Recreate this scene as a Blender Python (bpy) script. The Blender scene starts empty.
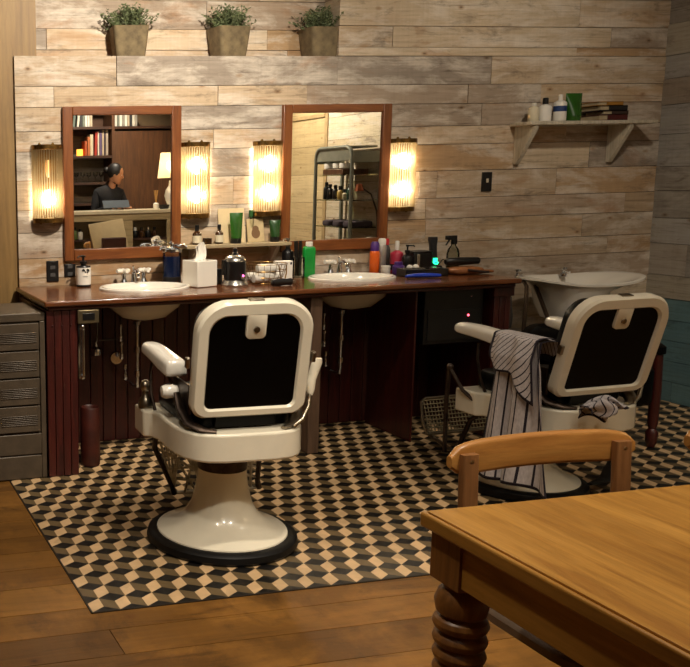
import bpy, bmesh, math, random
from mathutils import Vector, Matrix
random.seed(7)
S = bpy.context.scene
COL = S.collection
PI = math.pi
R = math.radians

# ------------------------------------------------------------------ materials
def lin(h):
    h = h.lstrip('#')
    o = []
    for i in (0, 2, 4):
        c = int(h[i:i+2], 16)/255
        o.append(c/12.92 if c <= .04045 else ((c+.055)/1.055)**2.4)
    return (o[0], o[1], o[2], 1)

MATS = {}
def nodes(name):
    m = bpy.data.materials.new(name); m.use_nodes = True
    nt = m.node_tree; nt.nodes.clear()
    out = nt.nodes.new('ShaderNodeOutputMaterial')
    b = nt.nodes.new('ShaderNodeBsdfPrincipled')
    nt.links.new(b.outputs[0], out.inputs[0])
    return m, nt, b, out

def N(nt, typ, **kw):
    n = nt.nodes.new(typ)
    for k, v in kw.items():
        if k in n.inputs.keys(): n.inputs[k].default_value = v
        else: setattr(n, k, v)
    return n

def ramp(nt, stops, fac=None):
    r = nt.nodes.new('ShaderNodeValToRGB')
    e = r.color_ramp.elements
    while len(e) < len(stops): e.new(.5)
    for k, (p, c) in enumerate(stops):
        e[k].position = p; e[k].color = c
    if fac is not None: nt.links.new(fac, r.inputs[0])
    return r

def mat(name, col, rough=.5, metal=0, var=.12, scale=14, stretch=(1, 1, 1), bump=0, coat=0, emit=None, estr=0, trans=0, alpha=1, spec=None, dark=None):
    if name in MATS: return MATS[name]
    m, nt, b, out = nodes(name)
    c = lin(col)
    tc = N(nt, 'ShaderNodeTexCoord'); mp = N(nt, 'ShaderNodeMapping'); mp.inputs['Scale'].default_value = stretch
    nt.links.new(tc.outputs['Object'], mp.inputs[0])
    nz = N(nt, 'ShaderNodeTexNoise', Scale=scale, Detail=5, Roughness=.6)
    nt.links.new(mp.outputs[0], nz.inputs['Vector'])
    lo = lin(dark) if dark else tuple(x*(1-var*2) for x in c[:3])+(1,)
    hi = tuple(min(1, x*(1+var)) for x in c[:3])+(1,)
    r = ramp(nt, [(.3, lo), (.7, hi)], nz.outputs['Fac'])
    nt.links.new(r.outputs[0], b.inputs['Base Color'])
    b.inputs['Roughness'].default_value = rough; b.inputs['Metallic'].default_value = metal
    if coat: b.inputs['Coat Weight'].default_value = coat; b.inputs['Coat Roughness'].default_value = .08
    if spec is not None: b.inputs['Specular IOR Level'].default_value = spec
    if emit: b.inputs['Emission Color'].default_value = lin(emit); b.inputs['Emission Strength'].default_value = estr
    if trans: b.inputs['Transmission Weight'].default_value = trans
    if alpha < 1: b.inputs['Alpha'].default_value = alpha
    if bump:
        bp = N(nt, 'ShaderNodeBump', Strength=bump, Distance=.004)
        nt.links.new(nz.outputs['Fac'], bp.inputs['Height']); nt.links.new(bp.outputs[0], b.inputs['Normal'])
    MATS[name] = m
    return m

def wood(name, c1, c2, c3, rough=.4, along='x', scale=1.0, coat=0, strip=0):
    """grain running along one object axis"""
    if name in MATS: return MATS[name]
    m, nt, b, out = nodes(name)
    tc = N(nt, 'ShaderNodeTexCoord'); mp = N(nt, 'ShaderNodeMapping')
    s = {'x': (1.2, 14, 14), 'y': (14, 1.2, 14), 'z': (14, 14, 1.2)}[along]
    mp.inputs['Scale'].default_value = tuple(q*scale for q in s)
    nt.links.new(tc.outputs['Object'], mp.inputs[0])
    n1 = N(nt, 'ShaderNodeTexNoise', Scale=2.2, Detail=7, Roughness=.62, Distortion=.8)
    nt.links.new(mp.outputs[0], n1.inputs['Vector'])
    n2 = N(nt, 'ShaderNodeTexNoise', Scale=9, Detail=4, Roughness=.7)
    nt.links.new(mp.outputs[0], n2.inputs['Vector'])
    r = ramp(nt, [(.28, lin(c2)), (.5, lin(c1)), (.74, lin(c3))], n1.outputs['Fac'])
    r2 = ramp(nt, [(.35, (.72, .72, .72, 1)), (.6, (1, 1, 1, 1))], n2.outputs['Fac'])
    mx = N(nt, 'ShaderNodeMix', data_type='RGBA', blend_type='MULTIPLY'); mx.inputs[0].default_value = .6
    nt.links.new(r.outputs[0], mx.inputs[6]); nt.links.new(r2.outputs[0], mx.inputs[7])
    last = mx.outputs[2]
    if strip:      # glued-up boards of slightly different tone, running along y
        sp = N(nt, 'ShaderNodeSeparateXYZ'); nt.links.new(tc.outputs['Object'], sp.inputs[0])
        dv = N(nt, 'ShaderNodeMath', operation='DIVIDE'); dv.inputs[1].default_value = strip; nt.links.new(sp.outputs['X'], dv.inputs[0])
        fl = N(nt, 'ShaderNodeMath', operation='FLOOR'); nt.links.new(dv.outputs[0], fl.inputs[0])
        wn = N(nt, 'ShaderNodeTexWhiteNoise', noise_dimensions='1D'); nt.links.new(fl.outputs[0], wn.inputs['W'])
        n3 = N(nt, 'ShaderNodeTexNoise', Scale=2.6, Detail=5, Roughness=.7); nt.links.new(tc.outputs['Object'], n3.inputs['Vector'])
        av = N(nt, 'ShaderNodeMath', operation='ADD'); nt.links.new(wn.outputs[0], av.inputs[0]); nt.links.new(n3.outputs['Fac'], av.inputs[1])
        r3 = ramp(nt, [(.25, (.74, .68, .6, 1)), (.75, (1.06, 1.05, 1.04, 1))], None)
        hv = N(nt, 'ShaderNodeMath', operation='MULTIPLY'); hv.inputs[1].default_value = .5; nt.links.new(av.outputs[0], hv.inputs[0]); nt.links.new(hv.outputs[0], r3.inputs[0])
        m4 = N(nt, 'ShaderNodeMix', data_type='RGBA', blend_type='MULTIPLY'); m4.inputs[0].default_value = .8
        nt.links.new(last, m4.inputs[6]); nt.links.new(r3.outputs[0], m4.inputs[7]); last = m4.outputs[2]
    nt.links.new(last, b.inputs['Base Color'])
    b.inputs['Roughness'].default_value = rough
    if coat: b.inputs['Coat Weight'].default_value = coat; b.inputs['Coat Roughness'].default_value = .15
    bp = N(nt, 'ShaderNodeBump', Strength=.12, Distance=.003)
    nt.links.new(n2.outputs['Fac'], bp.inputs['Height']); nt.links.new(bp.outputs[0], b.inputs['Normal'])
    MATS[name] = m
    return m

def plank_material(name, stain, rough=.75, fine=1.0, wash=.5, pale='#e2d8ca', patch=.72, dirt='#665a4e'):
    """per-board colour from the board attribute, worn whitewash, rusty stains, grain, saw marks and knots"""
    m, nt, b, out = nodes(name)
    at = N(nt, 'ShaderNodeAttribute', attribute_name='board')
    tc = N(nt, 'ShaderNodeTexCoord')
    off = N(nt, 'ShaderNodeVectorMath', operation='SCALE'); off.inputs[3].default_value = 37.0
    nt.links.new(at.outputs['Color'], off.inputs[0])
    ad = N(nt, 'ShaderNodeVectorMath', operation='ADD')
    nt.links.new(tc.outputs['Object'], ad.inputs[0]); nt.links.new(off.outputs[0], ad.inputs[1])
    def noise(sc, scale, det=6, ro=.62, dis=.0):
        mp = N(nt, 'ShaderNodeMapping'); mp.inputs['Scale'].default_value = sc
        nt.links.new(ad.outputs[0], mp.inputs[0])
        n = N(nt, 'ShaderNodeTexNoise', Scale=scale, Detail=det, Roughness=ro, Distortion=dis)
        nt.links.new(mp.outputs[0], n.inputs['Vector']); return n
    def mix(kind, fac, a, c):
        x = N(nt, 'ShaderNodeMix', data_type='RGBA', blend_type=kind)
        if isinstance(fac, float): x.inputs[0].default_value = fac
        else: nt.links.new(fac, x.inputs[0])
        for q, v in ((6, a), (7, c)):
            if isinstance(v, tuple): x.inputs[q].default_value = v
            else: nt.links.new(v, x.inputs[q])
        return x.outputs[2]
    def mask(n, lo, hi, k):
        r = ramp(nt, [(lo, (0, 0, 0, 1)), (hi, (1, 1, 1, 1))], n.outputs['Fac'])
        f = N(nt, 'ShaderNodeMath', operation='MULTIPLY'); f.inputs[1].default_value = k
        nt.links.new(r.outputs[0], f.inputs[0]); return f.outputs[0]
    col = at.outputs['Color']
    col = mix('MIX', mask(noise((1.0*fine, 1, 3.2*fine), 2.6, 8, .68, .4), .47, .62, patch), col, lin(pale))
    col = mix('MIX', mask(noise((.9, 1, 2.2), 2.3, 7, .6, .8), .56, .70, wash), col, lin(stain))
    col = mix('MIX', mask(noise((1.4, 1, 5), 2.9, 8, .7, .5), .55, .68, .6), col, lin(dirt))
    g = noise((1.1*fine, 9, 26*fine), 2.4, 8, .68, .7)
    gr = ramp(nt, [(.30, (.36, .31, .27, 1)), (.42, (.86, .84, .81, 1)), (.68, (1.1, 1.09, 1.08, 1))], g.outputs['Fac'])
    col = mix('MULTIPLY', .8, col, gr.outputs[0])
    saw = noise((34, 1, 1.1), 1.0, 3, .6, 1.2)
    sr_ = ramp(nt, [(.35, (.86, .85, .84, 1)), (.6, (1.03, 1.03, 1.03, 1))], saw.outputs['Fac'])
    col = mix('MULTIPLY', .35, col, sr_.outputs[0])
    mk = N(nt, 'ShaderNodeMapping'); mk.inputs['Scale'].default_value = (.8, 1, 1.6); nt.links.new(ad.outputs[0], mk.inputs[0])
    k = N(nt, 'ShaderNodeTexVoronoi', Scale=5.0); nt.links.new(mk.outputs[0], k.inputs['Vector'])
    kr = ramp(nt, [(.02, (.2, .13, .09, 1)), (.06, (.75, .62, .5, 1)), (.12, (1, 1, 1, 1))], k.outputs['Distance'])
    col = mix('MULTIPLY', .85, col, kr.outputs[0])
    nt.links.new(col, b.inputs['Base Color'])
    b.inputs['Roughness'].default_value = rough; b.inputs['Specular IOR Level'].default_value = .25
    bp = N(nt, 'ShaderNodeBump', Strength=.3, Distance=.003)
    nt.links.new(g.outputs['Fac'], bp.inputs['Height']); nt.links.new(bp.outputs[0], b.inputs['Normal'])
    MATS[name] = m
    return m

def clear(name, col, t=.85, rough=.05, trl=.0):
    """thin glass: lets light straight through, with a gloss on top; trl turns the rest into a translucent shade"""
    if name in MATS: return MATS[name]
    m = bpy.data.materials.new(name); m.use_nodes = True
    nt = m.node_tree; nt.nodes.clear()
    out = N(nt, 'ShaderNodeOutputMaterial')
    tr = N(nt, 'ShaderNodeBsdfTransparent'); tr.inputs[0].default_value = lin(col)
    nz = N(nt, 'ShaderNodeTexNoise', Scale=20); tc = N(nt, 'ShaderNodeTexCoord'); nt.links.new(tc.outputs['Object'], nz.inputs['Vector'])
    mr = N(nt, 'ShaderNodeMapRange'); mr.inputs[3].default_value = max(0, rough-.03); mr.inputs[4].default_value = rough+.05
    nt.links.new(nz.outputs[0], mr.inputs[0])
    a = N(nt, 'ShaderNodeMixShader')
    if trl:
        tl = N(nt, 'ShaderNodeBsdfTranslucent'); tl.inputs[0].default_value = lin(col)
        df = N(nt, 'ShaderNodeBsdfDiffuse'); df.inputs[0].default_value = lin(col); nt.links.new(mr.outputs[0], df.inputs['Roughness'])
        c = N(nt, 'ShaderNodeMixShader'); c.inputs[0].default_value = trl
        nt.links.new(df.outputs[0], c.inputs[1]); nt.links.new(tl.outputs[0], c.inputs[2])
        a.inputs[0].default_value = t
        nt.links.new(c.outputs[0], a.inputs[1]); nt.links.new(tr.outputs[0], a.inputs[2])
    else:
        gl = N(nt, 'ShaderNodeBsdfGlossy'); gl.inputs[0].default_value = (1, 1, 1, 1); nt.links.new(mr.outputs[0], gl.inputs['Roughness'])
        fr = N(nt, 'ShaderNodeFresnel', IOR=1.35)
        nt.links.new(fr.outputs[0], a.inputs[0]); nt.links.new(tr.outputs[0], a.inputs[1]); nt.links.new(gl.outputs[0], a.inputs[2])
    nt.links.new(a.outputs[0], out.inputs[0])
    MATS[name] = m
    return m

def rod_glass(name, col, t=.5):
    m = bpy.data.materials.new(name); m.use_nodes = True
    nt = m.node_tree; nt.nodes.clear()
    out = N(nt, 'ShaderNodeOutputMaterial')
    tr = N(nt, 'ShaderNodeBsdfTransparent'); tr.inputs[0].default_value = lin(col)
    gl = N(nt, 'ShaderNodeBsdfGlass', IOR=1.45, Roughness=.08); gl.inputs[0].default_value = lin(col)
    nz = N(nt, 'ShaderNodeTexNoise', Scale=30); mr = N(nt, 'ShaderNodeMapRange'); mr.inputs[3].default_value = .05; mr.inputs[4].default_value = .14
    nt.links.new(nz.outputs[0], mr.inputs[0]); nt.links.new(mr.outputs[0], gl.inputs['Roughness'])
    tl = N(nt, 'ShaderNodeBsdfTranslucent'); tl.inputs[0].default_value = lin(col)
    c = N(nt, 'ShaderNodeMixShader'); c.inputs[0].default_value = .42
    nt.links.new(gl.outputs[0], c.inputs[1]); nt.links.new(tl.outputs[0], c.inputs[2])
    a = N(nt, 'ShaderNodeMixShader'); a.inputs[0].default_value = t
    nt.links.new(c.outputs[0], a.inputs[1]); nt.links.new(tr.outputs[0], a.inputs[2])
    nt.links.new(a.outputs[0], out.inputs[0])
    return m

def glow(name, col, s):
    if name in MATS: return MATS[name]
    m, nt, b, out = nodes(name)
    b.inputs['Base Color'].default_value = lin(col)
    b.inputs['Emission Color'].default_value = lin(col); b.inputs['Emission Strength'].default_value = s
    MATS[name] = m
    return m

# ------------------------------------------------------------------ mesh builder
class B:
    def __init__(s): s.bm = bmesh.new(); s.mi = 0
    def face(s, vs):
        try:
            f = s.bm.faces.new(vs); f.material_index = s.mi; return f
        except ValueError: return None
    def box(s, x0, x1, y0, y1, z0, z1, rot=None, about=None, bev=0):
        v = [s.bm.verts.new((x, y, z)) for z in (z0, z1) for y in (y0, y1) for x in (x0, x1)]
        fs = [s.face([v[i] for i in q]) for q in ((0, 2, 3, 1), (4, 5, 7, 6), (0, 1, 5, 4), (2, 6, 7, 3), (0, 4, 6, 2), (1, 3, 7, 5))]
        if rot is not None:
            c = Vector(about) if about else Vector(((x0+x1)/2, (y0+y1)/2, (z0+z1)/2))
            bmesh.ops.rotate(s.bm, verts=v, cent=c, matrix=rot)
        if bev:
            es = list({e for f in fs for e in f.edges})
            bmesh.ops.bevel(s.bm, geom=es, offset=bev, segments=2, affect='EDGES', profile=.7)
        return s
    def loft(s, rings, cap=True, close=False):
        L = [[s.bm.verts.new(p) for p in r] for r in rings]
        n = len(L[0])
        rng = range(len(L)) if close else range(len(L)-1)
        for a in rng:
            A, Bq = L[a], L[(a+1) % len(L)]
            for i in range(n):
                s.face((A[i], A[(i+1) % n], Bq[(i+1) % n], Bq[i]))
        if cap and not close:
            s.face(list(reversed(L[0]))); s.face(L[-1])
        return s
    def tube(s, pts, r, n=10, cap=True, flat=1.0):
        pts = [Vector(p) for p in pts]; rings = []
        up = Vector((0, 0, 1)); prev = None
        for i, p in enumerate(pts):
            d = (pts[min(i+1, len(pts)-1)]-pts[max(i-1, 0)]).normalized()
            a = d.cross(up if prev is None else prev)
            if a.length < 1e-3: a = d.cross(Vector((1, 0, 0)))
            a.normalize(); bb = a.cross(d).normalized(); prev = bb
            rr = r[i] if isinstance(r, (list, tuple)) else r
            rings.append([p+a*math.cos(2*PI*k/n)*rr+bb*math.sin(2*PI*k/n)*rr*flat for k in range(n)])
        return s.loft(rings, cap)
    def lathe(s, prof, c=(0, 0, 0), n=32, axis='z', cap=True, sx=1, sy=1):
        rings = []
        for r, h in prof:
            ring = []
            for k in range(n):
                a = 2*PI*k/n; x, y = math.cos(a)*r*sx, math.sin(a)*r*sy
                p = {'z': (x, y, h), 'y': (x, h, -y), 'x': (h, x, y)}[axis]
                ring.append(Vector(p)+Vector(c))
            rings.append(ring)
        return s.loft(rings, cap)
    def prism(s, poly, z0, z1, plane='xy'):
        def P(a, b, c): return {'xy': (a, b, c), 'xz': (a, c, b), 'yz': (c, a, b)}[plane]
        return s.loft([[P(x, y, z0) for x, y in poly], [P(x, y, z1) for x, y in poly]])
    def ball(s, c, r, n=16, sx=1, sy=1, sz=1):
        m = bmesh.ops.create_uvsphere(s.bm, u_segments=n, v_segments=max(6, n//2), radius=r)
        for v in m['verts']:
            v.co = Vector((v.co.x*sx, v.co.y*sy, v.co.z*sz))+Vector(c)
        for f in {f for v in m['verts'] for f in v.link_faces}: f.material_index = s.mi
        return s
    def build(s, name, m, parent=None, smooth=True, bev=0, loc=None, rot=None, ang=40, seg=2, sub=0):
        bmesh.ops.recalc_face_normals(s.bm, faces=s.bm.faces)
        me = bpy.data.meshes.new(name); s.bm.to_mesh(me); s.bm.free()
        for q in (m if isinstance(m, (list, tuple)) else [m]): me.materials.append(q)
        o = bpy.data.objects.new(name, me); COL.objects.link(o)
        if smooth:
            for p in me.polygons: p.use_smooth = True
            try: me.set_sharp_from_angle(angle=R(ang))
            except Exception: pass
        if parent: o.parent = parent
        if loc: o.location = loc
        if rot: o.rotation_euler = rot
        if bev:
            md = o.modifiers.new('edge', 'BEVEL'); md.width = bev; md.segments = seg; md.limit_method = 'ANGLE'; md.angle_limit = R(35)
        if sub:
            md = o.modifiers.new('sub', 'SUBSURF'); md.levels = sub; md.render_levels = sub
        return o

def tag(o, label=None, cat=None, group=None, kind=None):
    if label: o['label'] = label
    if cat: o['category'] = cat
    if group: o['group'] = group
    if kind: o['kind'] = kind
    return o
def thing(name, label, cat, loc=(0, 0, 0), rz=0, group=None):
    o = bpy.data.objects.new(name, None); COL.objects.link(o); o.empty_display_size = .05
    o.location = loc; o.rotation_euler = (0, 0, rz)
    return tag(o, label, cat, group)
def dup(root, loc, rz=None, label=None, group=None):
    def cp(o, par):
        c = o.copy(); COL.objects.link(c)
        if par: c.parent = par
        for ch in list(o.children): cp(ch, c)
        return c
    r = cp(root, None); r.location = loc
    if rz is not None: r.rotation_euler = (0, 0, rz)
    if label: r['label'] = label
    if group: r['group'] = group
    return r
def rrect(w, h, rads, n=6, cx=0, cy=0):
    """rounded rectangle; rads = (bottom-left, bottom-right, top-right, top-left)"""
    if not isinstance(rads, (list, tuple)): rads = (rads,)*4
    pts = []
    for (sx, sy, a0), r in zip(((-1, -1, PI), (1, -1, 1.5*PI), (1, 1, 0), (-1, 1, .5*PI)), rads):
        x, y = sx*(w/2-r), sy*(h/2-r)
        for k in range(n+1):
            a = a0+k*PI/2/n
            pts.append((cx+x+r*math.cos(a), cy+y+r*math.sin(a)))
    return pts

# ------------------------------------------------------------------ shared materials
M_cream = mat('cream_porcelain', '#efe6d0', rough=.22, var=.04, scale=5, coat=.4)
M_white = mat('white_porcelain', '#ece6da', rough=.15, var=.03, scale=6, coat=.4)
M_black = mat('black_leather', '#040303', rough=.38, var=.3, scale=60, bump=.06, spec=.12)
M_rubber = mat('black_rubber', '#0a0909', rough=.45, var=.3, scale=20, spec=.3)
M_nickel = mat('worn_nickel', '#a59a88', rough=.28, metal=1, var=.2, scale=25)
M_iron = mat('dark_iron', '#4c4038', rough=.4, metal=.9, var=.3, scale=25)
M_chrome = mat('chrome', '#dde1e6', rough=.12, metal=1, var=.08, scale=20)
M_brass = mat('aged_brass', '#8a6b3c', rough=.32, metal=1, var=.3, scale=30)
M_bronze = mat('dark_bronze', '#4a3520', rough=.4, metal=.9, var=.3, scale=30)
M_cherry = wood('red_stained_board', '#3f120d', '#260a07', '#511a12', rough=.4, along='z', coat=.15)
M_top = wood('polished_red_brown_top', '#68391b', '#4e2912', '#804a25', rough=.22, along='x', coat=.5)
M_topedge = wood('dark_moulded_edge', '#451a0e', '#30110a', '#562314', rough=.3, along='x', coat=.3)
M_frame = wood('mirror_frame_wood', '#7a431b', '#5c2f11', '#8f5627', rough=.4, along='z', coat=.1)
M_frameh = wood('mirror_frame_wood_rail', '#7a431b', '#5c2f11', '#8f5627', rough=.4, along='x', coat=.1)
M_oak = wood('golden_table_top', '#b58238', '#966427', '#c89448', rough=.36, along='y', scale=.8, coat=.15, strip=.17)
M_oakleg = wood('golden_table_leg', '#8a5a2a', '#6d4420', '#9d6b34', rough=.4, along='z', coat=.1)
M_chairwood = wood('honey_chair_wood', '#b17a3c', '#8f5d2a', '#c8934e', rough=.35, along='x', scale=.7, coat=.2)
M_chairpost = wood('brown_chair_post', '#8c5f38', '#6f4828', '#a27448', rough=.4, along='z', coat=.1)
M_metalcab = mat('olive_metal', '#54483a', rough=.45, metal=.15, var=.14, scale=14)
M_cabdark = mat('dark_metal_recess', '#231f19', rough=.6, metal=.3, var=.2)
M_blackpl = mat('black_plastic', '#100f10', rough=.35, var=.2)
M_greypl = mat('grey_plastic', '#4b4a4a', rough=.4, var=.1)
M_whitepl = mat('white_plastic', '#e2ddd2', rough=.4, var=.03)
M_paper = mat('white_paper', '#e9e4da', rough=.8, var=.03)
M_green = mat('green_tube', '#2c5a1d', rough=.25, var=.12, coat=.3)
M_green2 = mat('bright_green_plastic', '#0f8d35', rough=.35, var=.1)
M_orange = mat('orange_can', '#e2621c', rough=.3, var=.05, coat=.2)
M_purple = mat('purple_plastic', '#4b2a78', rough=.35, var=.1)
M_pink = mat('pink_plastic', '#b83248', rough=.35, var=.1)
M_blue = mat('blue_plastic', '#1640c0', rough=.35, var=.1)
M_tan = mat('tan_leather', '#8e5527', rough=.55, var=.2, scale=30)
M_amber = mat('brown_glass', '#3c2411', rough=.12, var=.1, coat=.3)
M_label = mat('cream_label', '#d9cfb4', rough=.7, var=.04)
M_mirror = mat('mirror_silver', '#ecebe6', rough=0.0, metal=1, var=0.0)
M_glass = clear('clear_glass', '#f2f4ee', t=.75)
M_rod = rod_glass('glass_rod', '#fff3d8', .22)
M_silverpl = mat('silver_aluminium', '#b8b4ac', rough=.25, metal=.9, var=.05)
M_darkwood = wood('dark_walnut', '#54331c', '#3d2413', '#684224', rough=.5, along='z')
M_darkshelf = wood('dark_walnut_shelf', '#3b2216', '#28160e', '#4c2d1c', rough=.5, along='x')
M_skin = mat('skin', '#b07a58', rough=.55, var=.06, scale=12)
M_hair = mat('black_hair', '#15100e', rough=.5, var=.3, scale=60, stretch=(1, 1, .2))
M_cloth = mat('black_cloth', '#17161a', rough=.9, var=.2, scale=30)

# ------------------------------------------------------------------ the room
W = 5.03          # front of the plank wall
XR = 5.18         # plank wall on the right
ZC = 3.05

def boards(name, zs, x0, x1, pal, m, parent=None, lens=(.5, 1.7), depth=.02, jit=.006, joints=None, fixed=None):
    """rows of boards facing -y, front at y = 0, as one wall mesh; colour of each board in the 'board' attribute"""
    rnd = random.Random(name)
    b = B(); lay = b.bm.loops.layers.float_color.new('board')
    for r in range(len(zs)-1):
        z0, z1 = zs[r], zs[r+1]
        cuts = [x0]
        if joints and r in joints: cuts += [j for j in joints[r] if x0 < j < x1]
        else:
            x = x0+rnd.uniform(.2, lens[1])
            while x < x1-.2: cuts.append(x); x += rnd.uniform(*lens)
        cuts.append(x1)
        for i in range(len(cuts)-1):
            f = rnd.uniform(-jit, 0); n0 = len(b.bm.faces)
            b.box(cuts[i]+.0016, cuts[i+1]-.0016, f, depth, z0+.0016, z1-.0016)
            c = lin(rnd.choice(pal)); k = rnd.uniform(.88, 1.08)
            if fixed and (r, i) in fixed: c = lin(fixed[(r, i)]); k = 1
            b.bm.faces.ensure_lookup_table()
            for fa in b.bm.faces[n0:]:
                for l in fa.loops: l[lay] = (min(1, c[0]*k), min(1, c[1]*k), min(1, c[2]*k), 1)
    o = b.build(name, m, parent, smooth=False)
    return o

M_wallp = plank_material('weathered_planks', '#a8733f', wash=.5)
M_wallr = plank_material('grey_weathered_planks', '#7c6a55', wash=.4, pale='#a9a49a')
M_teal = plank_material('teal_planks', '#4d5f62', wash=.3, pale='#6f8a8c', patch=.3, dirt='#3d4c4e')
M_floorp = plank_material('oiled_floor_boards', '#4d3112', rough=.42, fine=.8, wash=.5, pale='#98692e', patch=.55, dirt='#33200f')
PAL = ['#c9b398', '#bda88f', '#d0bda2', '#ab9a88', '#b99b78', '#cbb599', '#a29689', '#c2aa8c', '#b5a18c', '#bb9d78']
PALR = ['#a39b90', '#948e86', '#b0a898', '#9c8f80', '#a5a29d']
zs_low = [.0, .16, .33, .49, .64, .79, .945, 1.056, 1.2, 1.325, 1.488, 1.646, 1.755, 1.885, 1.997, 2.16]
zs_up = [2.16, 2.215, 2.33, 2.49, 2.62, 2.8, 3.05]
b = B()
wb = boards('wall_back', zs_low, 1.02, XR+.1, PAL, M_wallp,
            joints={14: [1.6, 2.94, 3.95], 13: [1.24, 2.2, 2.75, 3.8, 4.3], 12: [1.9, 2.62, 3.9], 9: [1.5, 2.3, 3.5, 3.62, 4.45]})
wb.location = (0, W, 0); tag(wb, kind='structure')
wu = boards('wall_back_upper', zs_up, 1.0, 2.96, PAL, M_wallp); wu.location = (0, W+.17, 0); tag(wu, kind='structure')
wu2 = boards('wall_back_upper_right', [2.16, 2.21, 2.33, 2.49, 2.62, 2.8, 3.05], 2.94, XR+.1, PAL, M_wallp, depth=.19); wu2.location = (0, W, 0); tag(wu2, kind='structure')
bb = B(); bb.box(-1.6, 5.4, W+.2, W+.26, -.05, ZC); tag(bb.build('wall_back_core', mat('wall_core', '#3a2d22', rough=.9), smooth=False), kind='structure')
bb = B(); bb.box(.9, 2.94, W+.018, W+.2, 2.14, 2.157); tag(bb.build('trim_1', M_frameh, smooth=False), kind='structure')
# golden board panel left of the planks
M_pan = wood('tawny_panel', '#8a6b3c', '#775a31', '#987946', rough=.55, along='z', scale=.6)
bb = B()
bb.box(-1.6, .56, W+.012, W+.05, 0, ZC); bb.box(.562, 1.15, W+.016, W+.05, 0, ZC)
tag(bb.build('trim_2', M_pan, smooth=False), kind='structure')
# right wall: grey planks above, teal painted boards below, pale boards further along
def right(name, zs, y0, y1, pal, m):
    o = boards(name, zs, -y1, -y0, pal, m); o.rotation_euler = (0, 0, -PI/2); o.location = (XR, 0, 0); return tag(o, kind='structure')
right('wall_right', [.655, .8, 1.0, 1.16, 1.33, 1.48, 1.68, 1.86, 2.02, 2.16, 2.35, 2.52, 2.7, 3.05], 2.3, W, PALR, M_wallr)
right('wall_right_lower', [0, .13, .26, .39, .52, .655], 2.3, W, ['#67878d', '#5f7f87', '#718d92', '#5a767d'], M_teal)
right('wall_right_middle', [0, .22, .45, .66, .85, 1.05, 1.25, 1.42, 1.62, 1.85, 2.08, 2.3, 2.55, 2.8, 3.05], .97, 2.3, ['#d2c4a8', '#c6b698', '#d9ccb2', '#cabb9f'], M_wallp)
right('wall_right_end', [0, .3, .6, .9, 1.2, 1.5, 1.8, 3.05], -2.0, .97, ['#cdb78c', '#c7b185', '#d1bc92'], plank_material('pale_wall_boards', '#b79f76', wash=.12, pale='#d6c398', patch=.3, dirt='#b49d74'))
bb = B(); bb.box(XR-.02, XR, -2.0, .97, 2.10, 2.135); bb.box(XR-.012, XR, .96, 1.02, 0, 3.05)
tag(bb.build('trim_3', mat('pale_trim', '#b59b70', rough=.6), smooth=False), kind='structure')
bb = B(); bb.box(XR+.02, XR+.08, -2.1, W+.2, -.05, ZC); tag(bb.build('wall_right_core', MATS['wall_core'], smooth=False), kind='structure')
M_plaster = mat('warm_plaster', '#8d7558', rough=.85, var=.06, scale=4)
bb = B(); bb.box(-1.66, -1.6, -2.1, W+.2, -.05, ZC); tag(bb.build('wall_left', M_plaster, smooth=False), kind='structure')
bb = B(); bb.box(-1.66, XR+.08, -2.16, -2.1, -.05, ZC); tag(bb.build('wall_front', M_plaster, smooth=False), kind='structure')
bb = B(); bb.box(-1.66, XR+.08, -2.1, W+.2, ZC, ZC+.06); tag(bb.build('ceiling', mat('brown_ceiling', '#5d4a36', rough=.9), smooth=False), kind='structure')

# floor boards (grain along x)
rnd = random.Random(3)
fb = B(); lay = fb.bm.loops.layers.float_color.new('board')
y = -2.1
fpal = ['#6e4a1e', '#785223', '#66441b', '#805926', '#5f3f19', '#724d20']
while y < W+.1:
    w = rnd.uniform(.16, .22); x = -1.6-rnd.uniform(0, 1)
    while x < XR+.05:
        L = rnd.uniform(1.2, 2.6); n0 = len(fb.bm.faces)
        fb.box(x+.0015, x+L-.0015, y+.0015, y+w-.0015, -.04, -.003)
        c = lin(rnd.choice(fpal)); fb.bm.faces.ensure_lookup_table()
        for fa in fb.bm.faces[n0:]:
            for l in fa.loops: l[lay] = c
        x += L
    y += w
M_fl = M_floorp
tag(fb.build('floor', M_fl, smooth=False), kind='structure')
bb = B(); bb.box(-1.66, XR+.08, -2.1, W+.2, -.1, -.03); tag(bb.build('floor_base', MATS['wall_core'], smooth=False), kind='structure')

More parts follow.
